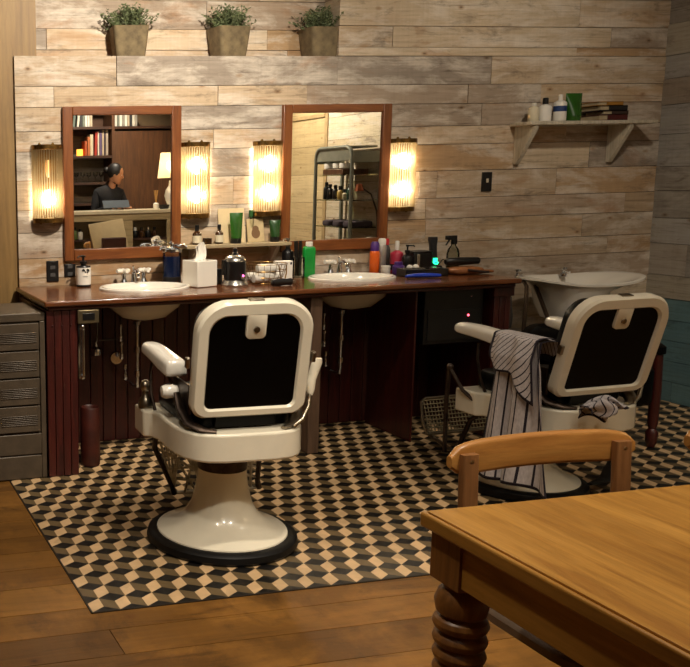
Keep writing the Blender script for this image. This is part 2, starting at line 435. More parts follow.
# encaustic tiles: tumbling blocks in cream, black and taupe
def tile_mat(name, col):
    m, nt, b, out = nodes(name)
    tc = N(nt, 'ShaderNodeTexCoord')
    nz = N(nt, 'ShaderNodeTexNoise', Scale=9, Detail=5, Roughness=.65); nt.links.new(tc.outputs['Object'], nz.inputs['Vector'])
    vo = N(nt, 'ShaderNodeTexVoronoi', Scale=7.5); nt.links.new(tc.outputs['Object'], vo.inputs['Vector'])
    c = lin(col)
    r = ramp(nt, [(.3, tuple(q*.8 for q in c[:3])+(1,)), (.7, tuple(min(1, q*1.1) for q in c[:3])+(1,))], nz.outputs['Fac'])
    hs = N(nt, 'ShaderNodeMix', data_type='RGBA', blend_type='MULTIPLY'); hs.inputs[0].default_value = .22
    bw = N(nt, 'ShaderNodeRGBToBW'); nt.links.new(vo.outputs['Color'], bw.inputs[0])
    nt.links.new(r.outputs[0], hs.inputs[6]); nt.links.new(bw.outputs[0], hs.inputs[7])
    # joints between the 20 cm tiles
    sp = N(nt, 'ShaderNodeSeparateXYZ'); nt.links.new(tc.outputs['Object'], sp.inputs[0])
    last = None
    for ax, o in (('X', .814), ('Y', 2.867)):
        a = N(nt, 'ShaderNodeMath', operation='SUBTRACT'); a.inputs[1].default_value = o; nt.links.new(sp.outputs[ax], a.inputs[0])
        p = N(nt, 'ShaderNodeMath', operation='PINGPONG'); p.inputs[1].default_value = .1; nt.links.new(a.outputs[0], p.inputs[0])
        l = N(nt, 'ShaderNodeMath', operation='LESS_THAN'); l.inputs[1].default_value = .0011; nt.links.new(p.outputs[0], l.inputs[0])
        if last:
            mm = N(nt, 'ShaderNodeMath', operation='MAXIMUM'); nt.links.new(last.outputs[0], mm.inputs[0]); nt.links.new(l.outputs[0], mm.inputs[1]); last = mm
        else: last = l
    j = N(nt, 'ShaderNodeMix', data_type='RGBA'); j.inputs[7].default_value = lin('#2a2119')
    jf = N(nt, 'ShaderNodeMath', operation='MULTIPLY'); jf.inputs[1].default_value = .85; nt.links.new(last.outputs[0], jf.inputs[0])
    nt.links.new(jf.outputs[0], j.inputs[0]); nt.links.new(hs.outputs[2], j.inputs[6])
    nt.links.new(j.outputs[2], b.inputs['Base Color']); b.inputs['Roughness'].default_value = .42
    return m
tm = [tile_mat('cream_tile', '#d6b285'), tile_mat('black_tile', '#0e0c0a'), tile_mat('taupe_tile', '#6a573a')]
P = .1; TX, TY = .815, 2.868
tb = B()
def V(i, j): return Vector((TX+P*(i+j/2), TY+P*j, 0))
for j in range(-2, 24):
    for i in range(-16, 48):
        q = V(i, j)
        if q.x < TX-.2 or q.x > XR+.2: continue
        a, c, e = Vector((P, 0, 0)), Vector((P/2, P, 0)), Vector((-P/2, P, 0))
        for k, (d, t1, t2) in enumerate(((c, (a+c)/3, (c+e)/3), (a, (a+c)/3, (a+(a-c))/3), (e, (c+e)/3, (e-a)/3))):
            tb.mi = k
            # rhombus: the lattice edge is its long diagonal, neighbouring triangle centres its short one
            tb.face([tb.bm.verts.new(w) for w in (q, q+t2, q+d, q+t1)])
for co, no in (((TX, 0, 0), (-1, 0, 0)), ((XR, 0, 0), (1, 0, 0)), ((0, TY, 0), (0, -1, 0)), ((0, W, 0), (0, 1, 0))):
    bmesh.ops.bisect_plane(tb.bm, geom=tb.bm.verts[:]+tb.bm.edges[:]+tb.bm.faces[:], plane_co=co, plane_no=no, clear_outer=True)
for f in tb.bm.faces:
    f.normal_update()
    if f.normal.z < 0: f.normal_flip()
me = bpy.data.meshes.new('tile_floor'); tb.bm.to_mesh(me); tb.bm.free()
for q in tm: me.materials.append(q)
o = bpy.data.objects.new('tile_floor', me); COL.objects.link(o); tag(o, kind='structure')
bb = B(); bb.box(TX-.006, TX, TY-.006, W, -.02, .001); bb.box(TX-.006, XR, TY-.006, TY, -.02, .001)
tag(bb.build('trim_4', mat('dark_edge_strip', '#20160e', rough=.6), smooth=False), kind='structure')

# ------------------------------------------------------------------ vanity
t = thing('worktop', 'long polished red-brown wooden worktop carrying two basins under the mirrors', 'worktop', (1.0, 4.315, .852))
SK1, SK2 = (1.64, 4.69), (2.868, 4.69)
_A, _C = .229, .186
def holed(b, x1, y1, z0, z1, x0=0, y0=0):
    """board with an oval cut-out for each basin"""
    loops = [[(x0, y0), (x1, y0), (x1, y1), (x0, y1)]]
    for sx, sy in (SK1, SK2): loops.append([(sx-1.0+_A*math.cos(2*PI*k/40), sy-4.315+_C*math.sin(2*PI*k/40)) for k in range(40)])
    es = []
    for L in loops:
        v = [b.bm.verts.new((x, y, z0)) for x, y in L]
        es += [b.bm.edges.new((v[i], v[(i+1) % len(v)])) for i in range(len(v))]
    r = bmesh.ops.triangle_fill(b.bm, use_beauty=True, edges=es)
    fs = [g for g in r['geom'] if isinstance(g, bmesh.types.BMFace)]
    e = bmesh.ops.extrude_face_region(b.bm, geom=fs)
    for g in e['geom']:
        if isinstance(g, bmesh.types.BMVert): g.co.z = z1
b = B(); holed(b, 2.655, .712, .02, .048); b.build('top_board', M_top, t, bev=.008, seg=3)
b = B(); holed(b, 2.633, .712, 0, .0195, .022, .02); b.build('edge_moulding', M_topedge, t, bev=.006)

def beadboard(b, x0, x1, y0, y1, z0, z1, step=.039, along='x', g=.003):
    n = max(1, round(((x1-x0) if along == 'x' else (y1-y0))/step))
    for i in range(n):
        if along == 'x':
            a, c = x0+(x1-x0)*i/n, x0+(x1-x0)*(i+1)/n; b.box(a+g/2, c-g/2, y0, y1, z0, z1)
        else:
            a, c = y0+(y1-y0)*i/n, y0+(y1-y0)*(i+1)/n; b.box(x0, x1, a+g/2, c-g/2, z0, z1)
t = thing('vanity_base', 'dark red beadboard base under the long worktop with open kneeholes', 'vanity', (0, 0, 0))
b = B(); beadboard(b, 1.014, 1.172, 4.345, 4.365, .003, .85); b.box(1.018, 1.168, 4.365, 5.02, .003, .85)
for q in (1.045, 1.092, 1.139):
    b.ball((q, 4.344, .775), .005, 8)
b.build('pilaster', M_cherry, t, bev=.004)
b = B(); beadboard(b, 3.535, 3.64, 4.375, 4.395, .003, .85, .035); b.box(3.539, 3.636, 4.395, 5.02, .003, .85)
b.box(3.525, 3.652, 4.365, 4.40, .80, .85); b.build('pilaster', M_cherry, t, bev=.004)
b = B(); beadboard(b, 1.172, 3.535, 4.90, 4.92, .003, .85, .075); b.build('back_panel', M_cherry, t, bev=.003)
b = B(); b.box(2.44, 2.505, 4.36, 4.855, .003, .85); b.build('support_post', wood('worn_brown_post', '#5a4331', '#453224', '#6b5240', rough=.6, along='z'), t, bev=.003)
b = B(); b.box(3.09, 3.10, 4.42, 4.855, .003, .85); b.build('divider', M_cherry, t)

t = thing('outlet_box', 'small metal power socket box fixed under the left end of the worktop', 'power socket', (1.222, 4.318, .816))
b = B(); b.box(-.055, .055, 0, .025, -.034, .034); b.build('cover_plate', mat('dull_steel', '#75684f', rough=.4, metal=.8), t, bev=.004)
b = B(); b.box(-.03, .032, -.003, 0, -.016, .018); b.build('socket', M_blackpl, t, bev=.002)
b = B(); b.tube([(1.194, 4.335, .51), (1.194, 4.315, .52), (1.194, 4.315, .755), (1.194, 4.335, .765)], .0065)
b.ball((1.194, 4.334, .51), .013, 10); b.ball((1.194, 4.334, .764), .013, 10)
b.box(1.174, 1.204, 4.338, 4.35, .50, .775)
tag(b.build('towel_bar', M_chrome), 'thin upright chrome towel bar on the left kneehole edge of the vanity', 'towel bar')

b = B(); b.lathe([(.05, 0), (.052, .02), (.05, .3), (.046, .31), (.04, .3), (.038, .03)], (1.275, 4.5, .004), 24, cap=True)
tag(b.build('waste_bin', mat('red_brown_bin', '#3d150c', rough=.45, var=.2)), 'slim red-brown waste bin on the tiles inside the left kneehole', 'waste bin')

# filing cabinet at the far left
t = thing('filing_cabinet', 'olive-brown metal filing cabinet with four vented drawers left of the vanity', 'cabinet', (.505, 4.345, .003))
b = B(); b.box(.013, .473, .013, .42, 0, .80); b.box(0, .0125, 0, .42, 0, .80); b.box(.4735, .5, 0, .42, 0, .80); b.box(0, .5, 0, .42, .8005, .842)
b.build('body', M_metalcab, t, bev=.004)
b = B(); b.box(.012, .474, -.002, .012, 0, .12); b.build('plinth_panel', M_metalcab, t, bev=.004)
b = B(); b.box(.012, .474, -.002, .012, .126, .232); b.build('lower_panel', M_metalcab, t, bev=.004)
for k in range(4):
    z0 = .245+k*.139; z1 = z0+.130
    d = B(); d.box(.016, .468, -.008, .012, z0, z1)
    for q in range(6):
        d.box(.27+.0, .455, -.012, -.008, z0+.035+q*.009, z0+.039+q*.009)
    d = d.build('drawer', M_metalcab, t, bev=.003)
    b = B(); b.box(.135, .262, -.010, -.004, z0+.045, z0+.075); b.build('label_recess', M_cabdark, d)
    b = B(); b.box(.13, .267, -.016, -.006, z0+.074, z0+.081); b.build('pull', M_metalcab, d, bev=.002)
    b = B(); b.lathe([(.001, -.022), (.011, -.02), (.012, -.012), (.008, -.006), (.008, 0)], (.19, -.002, z0+.103), 14, axis='y')
    b.build('knob', M_nickel if k > 1 else M_cabdark, d)

# basins and taps
def sink(x, y, label):
    t = thing('wash_basin', label, 'basin', (x, y, .9))
    a, c = .246, .20
    prof = [(1.0, -.002), (1.0, .008), (.975, .014), (.93, .014), (.88, .006), (.84, -.02), (.72, -.085), (.45, -.13), (.12, -.145), (.10, -.175), (.5, -.155), (.78, -.10), (.9, -.03), (.93, -.002)]
    b = B(); rings = []
    for s, h in prof:
        rings.append([(a*s*math.cos(2*PI*k/48), c*s*math.sin(2*PI*k/48), h) for k in range(48)])
    b.loft(rings, cap=False, close=True); b.build('bowl', M_white, t)
    b = B(); b.lathe([(.0, -.144), (.024, -.144), (.024, -.139), (.0, -.138)], (0, 0, 0), 20); b.build('drain', M_chrome, t)
    return t
sink(*SK1, 'white oval basin set in the worktop under the left mirror')
sink(*SK2, 'white oval basin set in the worktop under the right mirror')
def faucet(x, y, label):
    t = thing('faucet', label, 'tap', (x, y, .9))
    b = B(); b.box(-.075, .075, -.018, .018, 0, .012); b.lathe([(.018, 0), (.016, .02), (.012, .05), (.01, .06)], (0, 0, .01), 16)
    b.build('deck_plate', M_chrome, t, bev=.004)
    b = B(); b.tube([(0, 0, .05), (0, -.01, .07), (0, -.04, .078), (0, -.075, .062), (0, -.085, .045)], .009, 10)
    b.lathe([(.004, .07), (.005, .09), (.008, .097), (.0, .105)], (0, .006, 0), 10); b.build('spout', M_chrome, t)
    for s in (-1, 1):
        b = B(); b.lathe([(.022, .008), (.018, .02), (.011, .035), (.013, .05), (.009, .06), (.009, .066)], (s*.058, 0, 0), 16); b = b.build('valve_stem', M_chrome, t)
        c = B()
        for q in range(4):
            an = q*PI/2+.3
            c.tube([(s*.062, 0, .074), (s*.062+.026*math.cos(an), .026*math.sin(an), .075), (s*.062+.042*math.cos(an), .042*math.sin(an), .075)], [.009, .013, .011], 10)
        c.ball((s*.062, 0, .074), .016, 12); c.build('handle', M_white, b)
    return t
faucet(1.66, 4.925, 'chrome tap with white porcelain cross handles behind the left basin')
faucet(2.93, 4.925, 'chrome tap with white porcelain cross handles behind the right basin')

def plumbing(x, label, shower):
    t = thing('sink_plumbing', label, 'pipes', (x, 4.69, .75))
    b = B(); b.lathe([(.022, -.028), (.022, -.045), (.013, -.05), (.013, -.06)], (0, 0, 0), 14); b.build('tailpiece', M_chrome, t)
    b = B(); b.tube([(0, 0, -.05), (0, 0, -.36), (.005, .01, -.39), (.0, .05, -.40), (-.02, .11, -.38), (-.02, .165, -.37)], .011, 10)
    b.lathe([(.019, -.2), (.019, -.17)], (0, 0, 0), 14); b.lathe([(.018, -.33), (.018, -.3)], (0, 0, 0), 14); b.build('waste_pipe', M_chrome, t)
    for q, z in ((-.075, -.10), (-.07, -.2)):
        b = B(); b.lathe([(.009, -.045), (.013, -.04), (.013, -.012), (.008, -.01), (.008, .03), (.012, .034), (.012, .05)], (q, .06, z), 12); b.build('supply_valve', M_chrome, t)
    b = B(); b.tube([(-.075, .06, -.24), (-.075, .06, .05), (-.06, .05, .08)], .006, 8); b.tube([(-.075, .06, -.13), (-.19, .08, -.135)], .005, 8); b.build('supply_pipe', M_iron, t)
    b = B(); b.lathe([(.0, .1), (.034, .1), (.038, .12), (.03, .135), (.012, .138), (.012, .16)], (-.085, 0, -.245), 18, axis='y'); b.build('escutcheon', M_chrome, t)
    b = B(); b.lathe([(.007, -.06), (.014, -.05), (.012, -.02), (.008, .0), (.013, .005), (.013, .03)], (-.04, .09, -.31), 12); b.build('stop_valve', M_chrome, t)
    if shower:
        b = B(); b.tube([(-.225, 0, .0), (-.225, 0, -.08), (-.232, 0, -.15)], .003, 8); b.lathe([(.008, -.13), (.012, -.155), (.028, -.165), (.032, -.18), (.028, -.2), (.0, -.205)], (-.235, 0, 0), 16)
        b.build('hand_shower', M_chrome, t)
plumbing(1.60, 'chrome waste pipe and valves with hanging hand shower under the left basin', True)
plumbing(2.815, 'chrome waste pipe and valves under the right basin', False)

# ------------------------------------------------------------------ mirrors
def wall_mirror(cx, label):
    t = thing('wall_mirror', label, 'mirror', (cx, W-.032, 1.461))
    w, h, f = .345, .425, .056
    for nm, bx, m in (('frame_stile', (-w, -w+f, -h, h), M_frame), ('frame_stile', (w-f, w, -h, h), M_frame),
                      ('frame_rail', (-w+f, w-f, h-f*.85, h), M_frameh), ('frame_rail', (-w+f, w-f, -h, -h+f*1.15), M_frameh)):
        b = B(); b.box(bx[0], bx[1], 0, .03, bx[2], bx[3]); b.build(nm, m, t, bev=.004)
    b = B(); b.box(-w+f-.004, w-f+.004, .014, .022, -h+.05, h-.04); b.build('glass', M_mirror, t, smooth=False)
wall_mirror(1.626, 'wood-framed wall mirror above the left basin, reflecting the reception desk')
wall_mirror(2.938, 'wood-framed wall mirror above the right basin, reflecting the metal vitrine')

# ------------------------------------------------------------------ sconces
M_bulb = glow('lit_bulb', '#ffdfae', 26)
M_bulboff = mat('dim_bulb', '#d8c8a0', rough=.3, emit='#ffb866', estr=.7)
def sconce(cx, label, both=True):
    t = thing('wall_sconce', label, 'wall light', (cx, W-.006, 1.47), group=None)
    w, d, h = .083, .075, .216
    b = B(); b.box(-.06, .06, -.008, .002, -h+.01, h-.01); b.build('back_plate', M_brass, t, bev=.003)
    half = [(w*math.cos(PI+PI*k/16), .8*d*math.sin(PI+PI*k/16)-.012) for k in range(17)]
    for nm, z0, z1 in (('top_cap', h-.03, h-.004), ('bottom_cap', -h, -h+.028)):
        b = B(); poly = [(-w-.004, 0)]+[(x*1.05, y*1.06) for x, y in half]+[(w+.004, 0)]
        b.prism(poly, z0, z1)
        zz = z1 if nm == 'top_cap' else z0
        for q in (-.045, .03): b.lathe([(.007, -.006), (.009, 0), (.007, .008), (.003, .012)], (q, -.03, zz), 10)
        b.build(nm, M_brass, t, bev=.002)
    b = B()
    n = 19
    for k in range(n):
        a = PI+PI*k/(n-1); x, y = w*math.cos(a), .8*d*math.sin(a)-.012
        b.lathe([(.0042, -h+.02), (.0042, h-.02)], (x, y, 0), 8)
    b.build('glass_rods', M_rod, t)
    for z, on in ((.085, both), (-.085, True)):
        b = B(); b.lathe([(.006, -.05), (.011, -.044), (.0125, -.02), (.0125, .02), (.011, .044), (.006, .05)], (0, -.032, z), 14)
        b.build('bulb', M_bulb if on else M_bulboff, t)
        b = B(); b.lathe([(.013, 0), (.013, .016)], (0, -.032, z-(.06 if z < 0 else -.044)), 12); b.build('lamp_holder', M_brass, t)
        if on:
            L = bpy.data.lights.new('sconce_bulb_light', 'POINT'); L.energy = 4.4; L.color = (1, .88, .69); L.shadow_soft_size = .03
            o = bpy.data.objects.new('sconce_bulb_light', L); COL.objects.link(o); o.parent = t; o.location = (0, -.05, z)
sconce(1.19, 'brass glass-rod wall light left of the left mirror, only its lower bulb lit', False)
sconce(2.06, 'brass glass-rod wall light beside the right edge of the left mirror')
sconce(2.503, 'brass glass-rod wall light beside the left edge of the right mirror')
sconce(3.368, 'brass glass-rod wall light right of the right mirror')

# wall plates
def plate(x, z, w, h, nm, label, cat, kind):
    t = thing(nm, label, cat, (x, W-.012, z))
    b = B(); b.box(-w/2, w/2, 0, .01, -h/2, h/2); b.build('plate', M_blackpl, t, bev=.003)
    b = B()
    if kind == 's': b.box(-.008, .008, -.004, 0, -.004, .02); b.build('toggle', mat('ivory_switch', '#d9cdb5', rough=.4), t, bev=.002)
    else:
        for q in (-.03, .012): b.box(-.014, .014, -.002, 0, q, q+.02)
        b.build('socket', M_greypl, t)
plate(3.957, 1.415, .068, .118, 'light_switch', 'black light switch plate on the plank wall right of the right mirror', 'light switch', 's')
plate(1.214, .981, .07, .118, 'power_outlet', 'black power outlet on the planks at the left end of the worktop', 'power outlet', 'o')
plate(1.315, .982, .066, .072, 'power_outlet', 'small black power outlet below the corner of the left mirror, behind the lotion bottle', 'power outlet', 'o')

# ------------------------------------------------------------------ potted plants on the ledge
M_pot = mat('mottled_clay_pot', '#76674b', rough=.85, var=.25, scale=22, bump=.3, dark='#5c4f3a')
M_leaf = mat('grey_green_leaf', '#747f58', rough=.6, var=.35, scale=18)
M_soil = mat('potting_soil', '#2a2018', rough=.95)
def plant(x, label, seed):
    rnd = random.Random(seed)
    t = thing('potted_plant', label, 'plant', (x, W+.087, 2.16), rnd.uniform(-.15, .15), 'potted plants on the ledge')
    b = B(); b.loft([[(px, py, z) for px, py in rrect(w, w*.84, .02, 4)] for w, z in ((.165, 0), (.178, .05), (.204, .165), (.190, .165), (.186, .14))], cap=False)
    b.face([b.bm.verts.new((px, py, .0)) for px, py in rrect(.165, .138, .02, 4)]); b.build('pot', M_pot, t)
    b = B(); b.box(-.09, .09, -.074, .074, .13, .14); b.build('soil', M_soil, t)
    b = B()
    for s in range(120):
        a = rnd.uniform(0, 2*PI); r0 = rnd.uniform(0, .07); tilt = rnd.uniform(.0, 1.25)*(r0/.07*.7+.3); L = rnd.uniform(.09, .155)
        base = Vector((r0*math.cos(a), .8*r0*math.sin(a), .14)); d = Vector((math.cos(a)*math.sin(tilt), .75*math.sin(a)*math.sin(tilt), math.cos(tilt)))
        if base.y+d.y*L > .062: d.y = (.062-base.y)/L
        if base.y+d.y*L > .075: continue
        b.tube([base, base+d*L*.6, base+d*L], .0012, 4)
        for q in range(7):
            p = base+d*L*(.3+.11*q); aa = rnd.uniform(0, 2*PI)
            n = Vector((math.cos(aa), math.sin(aa), rnd.uniform(.1, .8))).normalized(); l = rnd.uniform(.016, .028); w = l*.3
            if p.y+n.y*l > .075: n.y = -abs(n.y)
            sd = n.cross(d); sd = sd.normalized() if sd.length > 1e-3 else Vector((1, 0, 0))
            up = n.cross(sd)*.002
            v = [b.bm.verts.new(c) for c in (p, p+n*l*.5+sd*w, p+n*l, p+n*l*.5-sd*w, p+n*l*.5+up*3)]
            b.face((v[0], v[1], v[4])); b.face((v[1], v[2], v[4])); b.face((v[2], v[3], v[4])); b.face((v[3], v[0], v[4]))
    b.build('foliage', M_leaf, t)
plant(1.70, 'leafy plant in a square clay pot on the ledge above the left mirror', 1)
plant(2.298, 'leafy plant in a square clay pot on the ledge, middle of the three', 2)
plant(2.872, 'leafy plant in a square clay pot on the ledge above the right mirror', 5)

# ------------------------------------------------------------------ small ledge between the mirrors and wall shelf
M_pale = wood('pale_shelf_board', '#a3906f', '#8b7859', '#b7a584', rough=.7, along='x')
M_paler = wood('whitewashed_bracket', '#c6bba6', '#aa9e88', '#d6ccb8', rough=.75, along='z')
t = thing('wall_shelf', 'narrow pale wood shelf between the two mirrors holding green tubes', 'shelf', (2.28, W, 1.085))
b = B(); b.box(-.32, .32, -.15, -.002, 0, .02); b.build('shelf_board', M_pale, t, bev=.003)
b = B(); b.box(-.31, .31, -.022, -.002, -.05, 0); b.build('support_rail', M_pale, t, bev=.002)
for q in (-.25, .25):
    b = B(); b.prism([(-.022, 0), (-.022, -.1), (-.04, -.1), (-.12, -.012), (-.12, 0)], q-.012, q+.012, 'yz'); b.build('bracket', M_paler, t, bev=.002)
SZ = 1.105
t = thing('wall_shelf', 'whitewashed wooden shelf on two triangular brackets, right end of the plank wall', 'shelf', (4.56, W, 1.742))
b = B(); b.box(-.465, .42, -.18, -.002, 0, .022); b.build('shelf_board', M_paler, t, bev=.004)
for q in (-.415, .245):
    b = B(); b.prism([(-.006, 0), (-.006, -.225), (-.03, -.225), (-.17, -.02), (-.17, 0)], q-.014, q+.014, 'yz'); b.build('bracket', M_paler, t, bev=.002)
HZ = 1.764

# ------------------------------------------------------------------ bottles, tubes and tools
def bottle(name, label, cat, x, y, z, r, h, m, neck=.4, cap=None, capm=None, lab=None, shoulder=.78, sx=1, sy=1, n=20, capname='cap', group=None):
    t = thing(name, label, cat, (x, y, z), 0, group)
    b = B(); b.lathe([(r*.9, 0), (r, .004), (r, h*shoulder), (r*.9, h*(shoulder+.05)), (r*neck, h*.92), (r*neck, h)], (0, 0, 0), n, sx=sx, sy=sy); b.build('body', m, t)
    if lab:
        b = B(); b.lathe([(r*1.015, h*lab[0]), (r*1.015, h*lab[1])], (0, 0, 0), n, sx=sx, sy=sy); b.build('label', lab[2], t)
    if cap:
        b = B(); b.lathe([(r*neck*1.15, h*.93), (r*neck*1.15, h+cap*.9), (r*neck*.9, h+cap)], (0, 0, 0), n); b.build(capname, capm, t)
    return t
def pump(t, r, h, m, d=1):
    b = B(); b.lathe([(r*.5, h), (r*.5, h+.014), (r*.16, h+.016), (r*.16, h+.035), (r*.34, h+.036), (r*.34, h+.046)], (0, 0, 0), 14)
    b.tube([(0, 0, h+.041), (d*.03, -.012, h+.041), (d*.036, -.014, h+.034)], .0045, 8); b.build('pump', m, t)
def tube_pack(name, label, x, y, z, w, h, m, capm, rz=0, tilt=0, cat='tube'):
    t = thing(name, label, cat, (x, y, z), rz); t.rotation_euler = (tilt, 0, rz)
    b = B(); rings = []
    for f in range(9):
        k = f/8; th = .4*(1-k)**.7+.012; ww = .38+.12*k
        rings.append([(w*ww*math.cos(2*PI*q/24), w*th*math.sin(2*PI*q/24), .03+(h-.03)*k) for q in range(24)])
    b.loft(rings); b.build('tube_body', m, t)
    b = B(); b.lathe([(w*.36, 0), (w*.38, .004), (w*.38, .03), (w*.3, .031)], (0, 0, 0), 20, sy=.95); b.build('cap', capm, t)
    return t
CZ = .9
# lotion pump with white label
t = bottle('lotion_bottle', 'dark lotion pump bottle with a big white label left of the left basin', 'bottle', 1.36, 4.90, CZ, .041, .128, M_blackpl, .35, None, None, (.1, .84, M_paper), .86)
pump(t, .041, .128, M_blackpl, -1)
b = B()
for q, (u, v) in enumerate(((-.014, .088), (-.006, .086), (.010, .089), (.018, .084), (.0, .078), (.012, .077), (-.010, .093), (.016, .092))):
    b.lathe([(.0035, -.0372), (.0035, -.0368)], (u, 0, v), 8, axis='y') if q < 0 else b.box(u-.004, u+.004, -.0435, -.034, v+.003, v+.010)
b.box(-.014, .014, -.0425, -.034, .058, .0595)
b.build('label_print', mat('black_print', '#17130f', rough=.7), t)
# disinfectant jar
t = thing('disinfectant_jar', 'tall glass jar of blue disinfectant with chrome lid beside the tissue box', 'jar', (1.872, 4.885, CZ))
b = B(); b.lathe([(.046, 0), (.052, .004), (.052, .175), (.05, .177)], (0, 0, 0), 24); b.build('glass_jar', clear('jar_glass', '#e8eef0'), t)
b = B(); b.lathe([(.046, .012), (.047, .15)], (0, 0, 0), 24); b.build('blue_liquid', mat('blue_liquid', '#123a86', rough=.2, var=.1), t)
b = B(); b.lathe([(.054, .172), (.06, .178), (.058, .19), (.03, .2), (.012, .205), (.012, .22), (.018, .225), (.0, .235)], (0, 0, 0), 24); b.build('lid', M_chrome, t)
b = B(); b.lathe([(.03, .003), (.0525, .01), (.0525, .035), (.0515, .036)], (0, 0, 0), 24); b.build('base_band', M_blackpl, t)
for q, (dx, dz) in enumerate(((-.045, .0), (.04, .012))):
    b = B(); b.ball((dx, -.02, .2+dz), .03, 16, 1.15, .9, .35); b.tube([(dx, -.02, .2+dz), (dx*1.4, -.03, .205+dz), (dx*1.9, -.035, .19+dz)], .006, 8); b.build('lid_scoop', M_chrome, t)
# tissue box
t = thing('tissue_box', 'white square tissue box with a tissue pulled up, between the basins', 'tissue box', (1.945, 4.66, CZ), R(16))
b = B(); b.box(-.067, .067, -.067, .067, 0, .143); b.build('cover', M_white, t, bev=.006, seg=3)
b = B(); b.lathe([(.035, .1435), (.03, .1442)], (0, 0, 0), 20, sy=.5); b.build('slot', M_blackpl, t)
b = B(); rings = []
for k in range(6):
    f = k/5
    rings.append([((.034-.012*f)*math.cos(2*PI*q/20)*(1+.25*math.sin(3*q))+.014*math.sin(f*3), (.018-.013*f)*math.sin(2*PI*q/20)+.008*math.sin(q*2+f*2), .142+.085*f+.012*f*math.cos(2*PI*q/20+.9)) for q in range(20)])
b.loft(rings); b.build('tissue', M_paper, t)
# dark speaker-like box behind
b = B(); b.box(2.055, 2.095, 4.70, 4.74, CZ, CZ+.085)
tag(b.build('charger', M_blackpl, bev=.004), 'small black charger box standing left of the lather machine', 'charger')
# hot lather machine
t = thing('lather_machine', 'round black hot lather machine with silver base and lid and a pink light', 'lather machine', (2.128, 4.615, CZ))
b = B(); b.lathe([(.07, 0), (.072, .008), (.06, .028), (.056, .032)], (0, 0, 0), 28); b.build('base', M_silverpl, t)
b = B(); b.lathe([(.055, .03), (.058, .04), (.058, .13), (.054, .134)], (0, 0, 0), 28); b.box(-.072, -.055, -.012, .012, .06, .14); b.build('body', M_blackpl, t)
b = B(); b.lathe([(.06, .132), (.059, .14), (.045, .158), (.02, .166), (.02, .168)], (0, 0, 0), 28); b.build('lid', M_silverpl, t)
b = B(); b.lathe([(.018, .166), (.018, .176), (.011, .18), (.011, .2), (.006, .204)], (0, 0, 0), 16); b.build('spout_knob', M_blackpl, t)
b = B(); b.lathe([(.0, -.066), (.0125, -.066), (.0125, -.05)], (.018, 0, .05), 14, axis='y'); d = b.build('dial', M_silverpl, t)
b = B(); b.ball((.018, -.064, .058), .006, 10); b.build('indicator_light', glow('pink_led', '#ff5ab0', 3), d)
# wire basket with rolled towels
t = thing('wire_basket', 'low round wire basket on the worktop right of the lather machine', 'basket', (2.325, 4.66, CZ))
b = B()
for h, r in ((.004, .078), (.035, .098), (.07, .112), (.108, .122)):
    b.tube([(r*math.cos(2*PI*k/32), .85*r*math.sin(2*PI*k/32), h) for k in range(33)], .0022, 6)
for k in range(22):
    a = 2*PI*k/22; b.tube([(.078*math.cos(a), .066*math.sin(a), .004), (.105*math.cos(a), .089*math.sin(a), .05), (.122*math.cos(a), .104*math.sin(a), .108)], .0013, 5)
b.build('wire_frame', M_brass, t)
b = B()
b.tube([(.03, -.102, .105), (.028, -.122, .06), (.035, -.12, .035), (.06, -.115, .03), (.075, -.1, .06), (.08, -.09, .105)], .0035, 6); b.build('handle', M_brass, t)
for q, (x, y, z, a) in enumerate(((-.032, -.042, .034, .1), (.03, .0, .034, .05), (-.03, .048, .034, .15), (.0, -.016, .082, -.1))):
    b = B(); L = .06 if q < 3 else .055
    b.lathe([(.004, -L), (.023, -L+.002), (.026, -L*.5), (.025, L*.4), (.023, L-.002), (.004, L)], (0, 0, 0), 14, axis='x')
    tag(b.build('rolled_towel', mat('white_terry', '#d9d2c6', rough=.95, var=.06, scale=90, bump=.4), loc=(2.325+x, 4.66+y, CZ+z), rot=(0, 0, a)),
        ['rolled white hand towel at the left of the wire basket', 'rolled white hand towel at the right of the wire basket', 'rolled white hand towel at the back of the wire basket', 'rolled white hand towel lying on top in the wire basket'][q], 'towel', 'towels in the wire basket')
t = thing('card_box', 'white upright card box behind the wire basket', 'box', (2.505, 4.80, CZ))
b = B(); b.box(-.05, .05, -.02, .02, 0, .105); b.build('carton', M_paper, t, bev=.003)
b = B(); b.box(.034, .044, -.0215, -.019, .084, .097); b.build('print', M_blackpl, t)
t = thing('hair_clipper', 'black hair clipper lying at the worktop edge in front of the wire basket', 'clipper', (2.345, 4.50, CZ), R(8))
b = B(); b.lathe([(.008, -.065), (.017, -.06), (.02, -.02), (.017, .03), (.02, .05), (.019, .056)], (0, 0, .02), 16, axis='x'); b.build('body', M_blackpl, t)
b = B(); b.box(.054, .072, -.02, .02, .008, .028); b.build('blade', M_nickel, t, bev=.003)
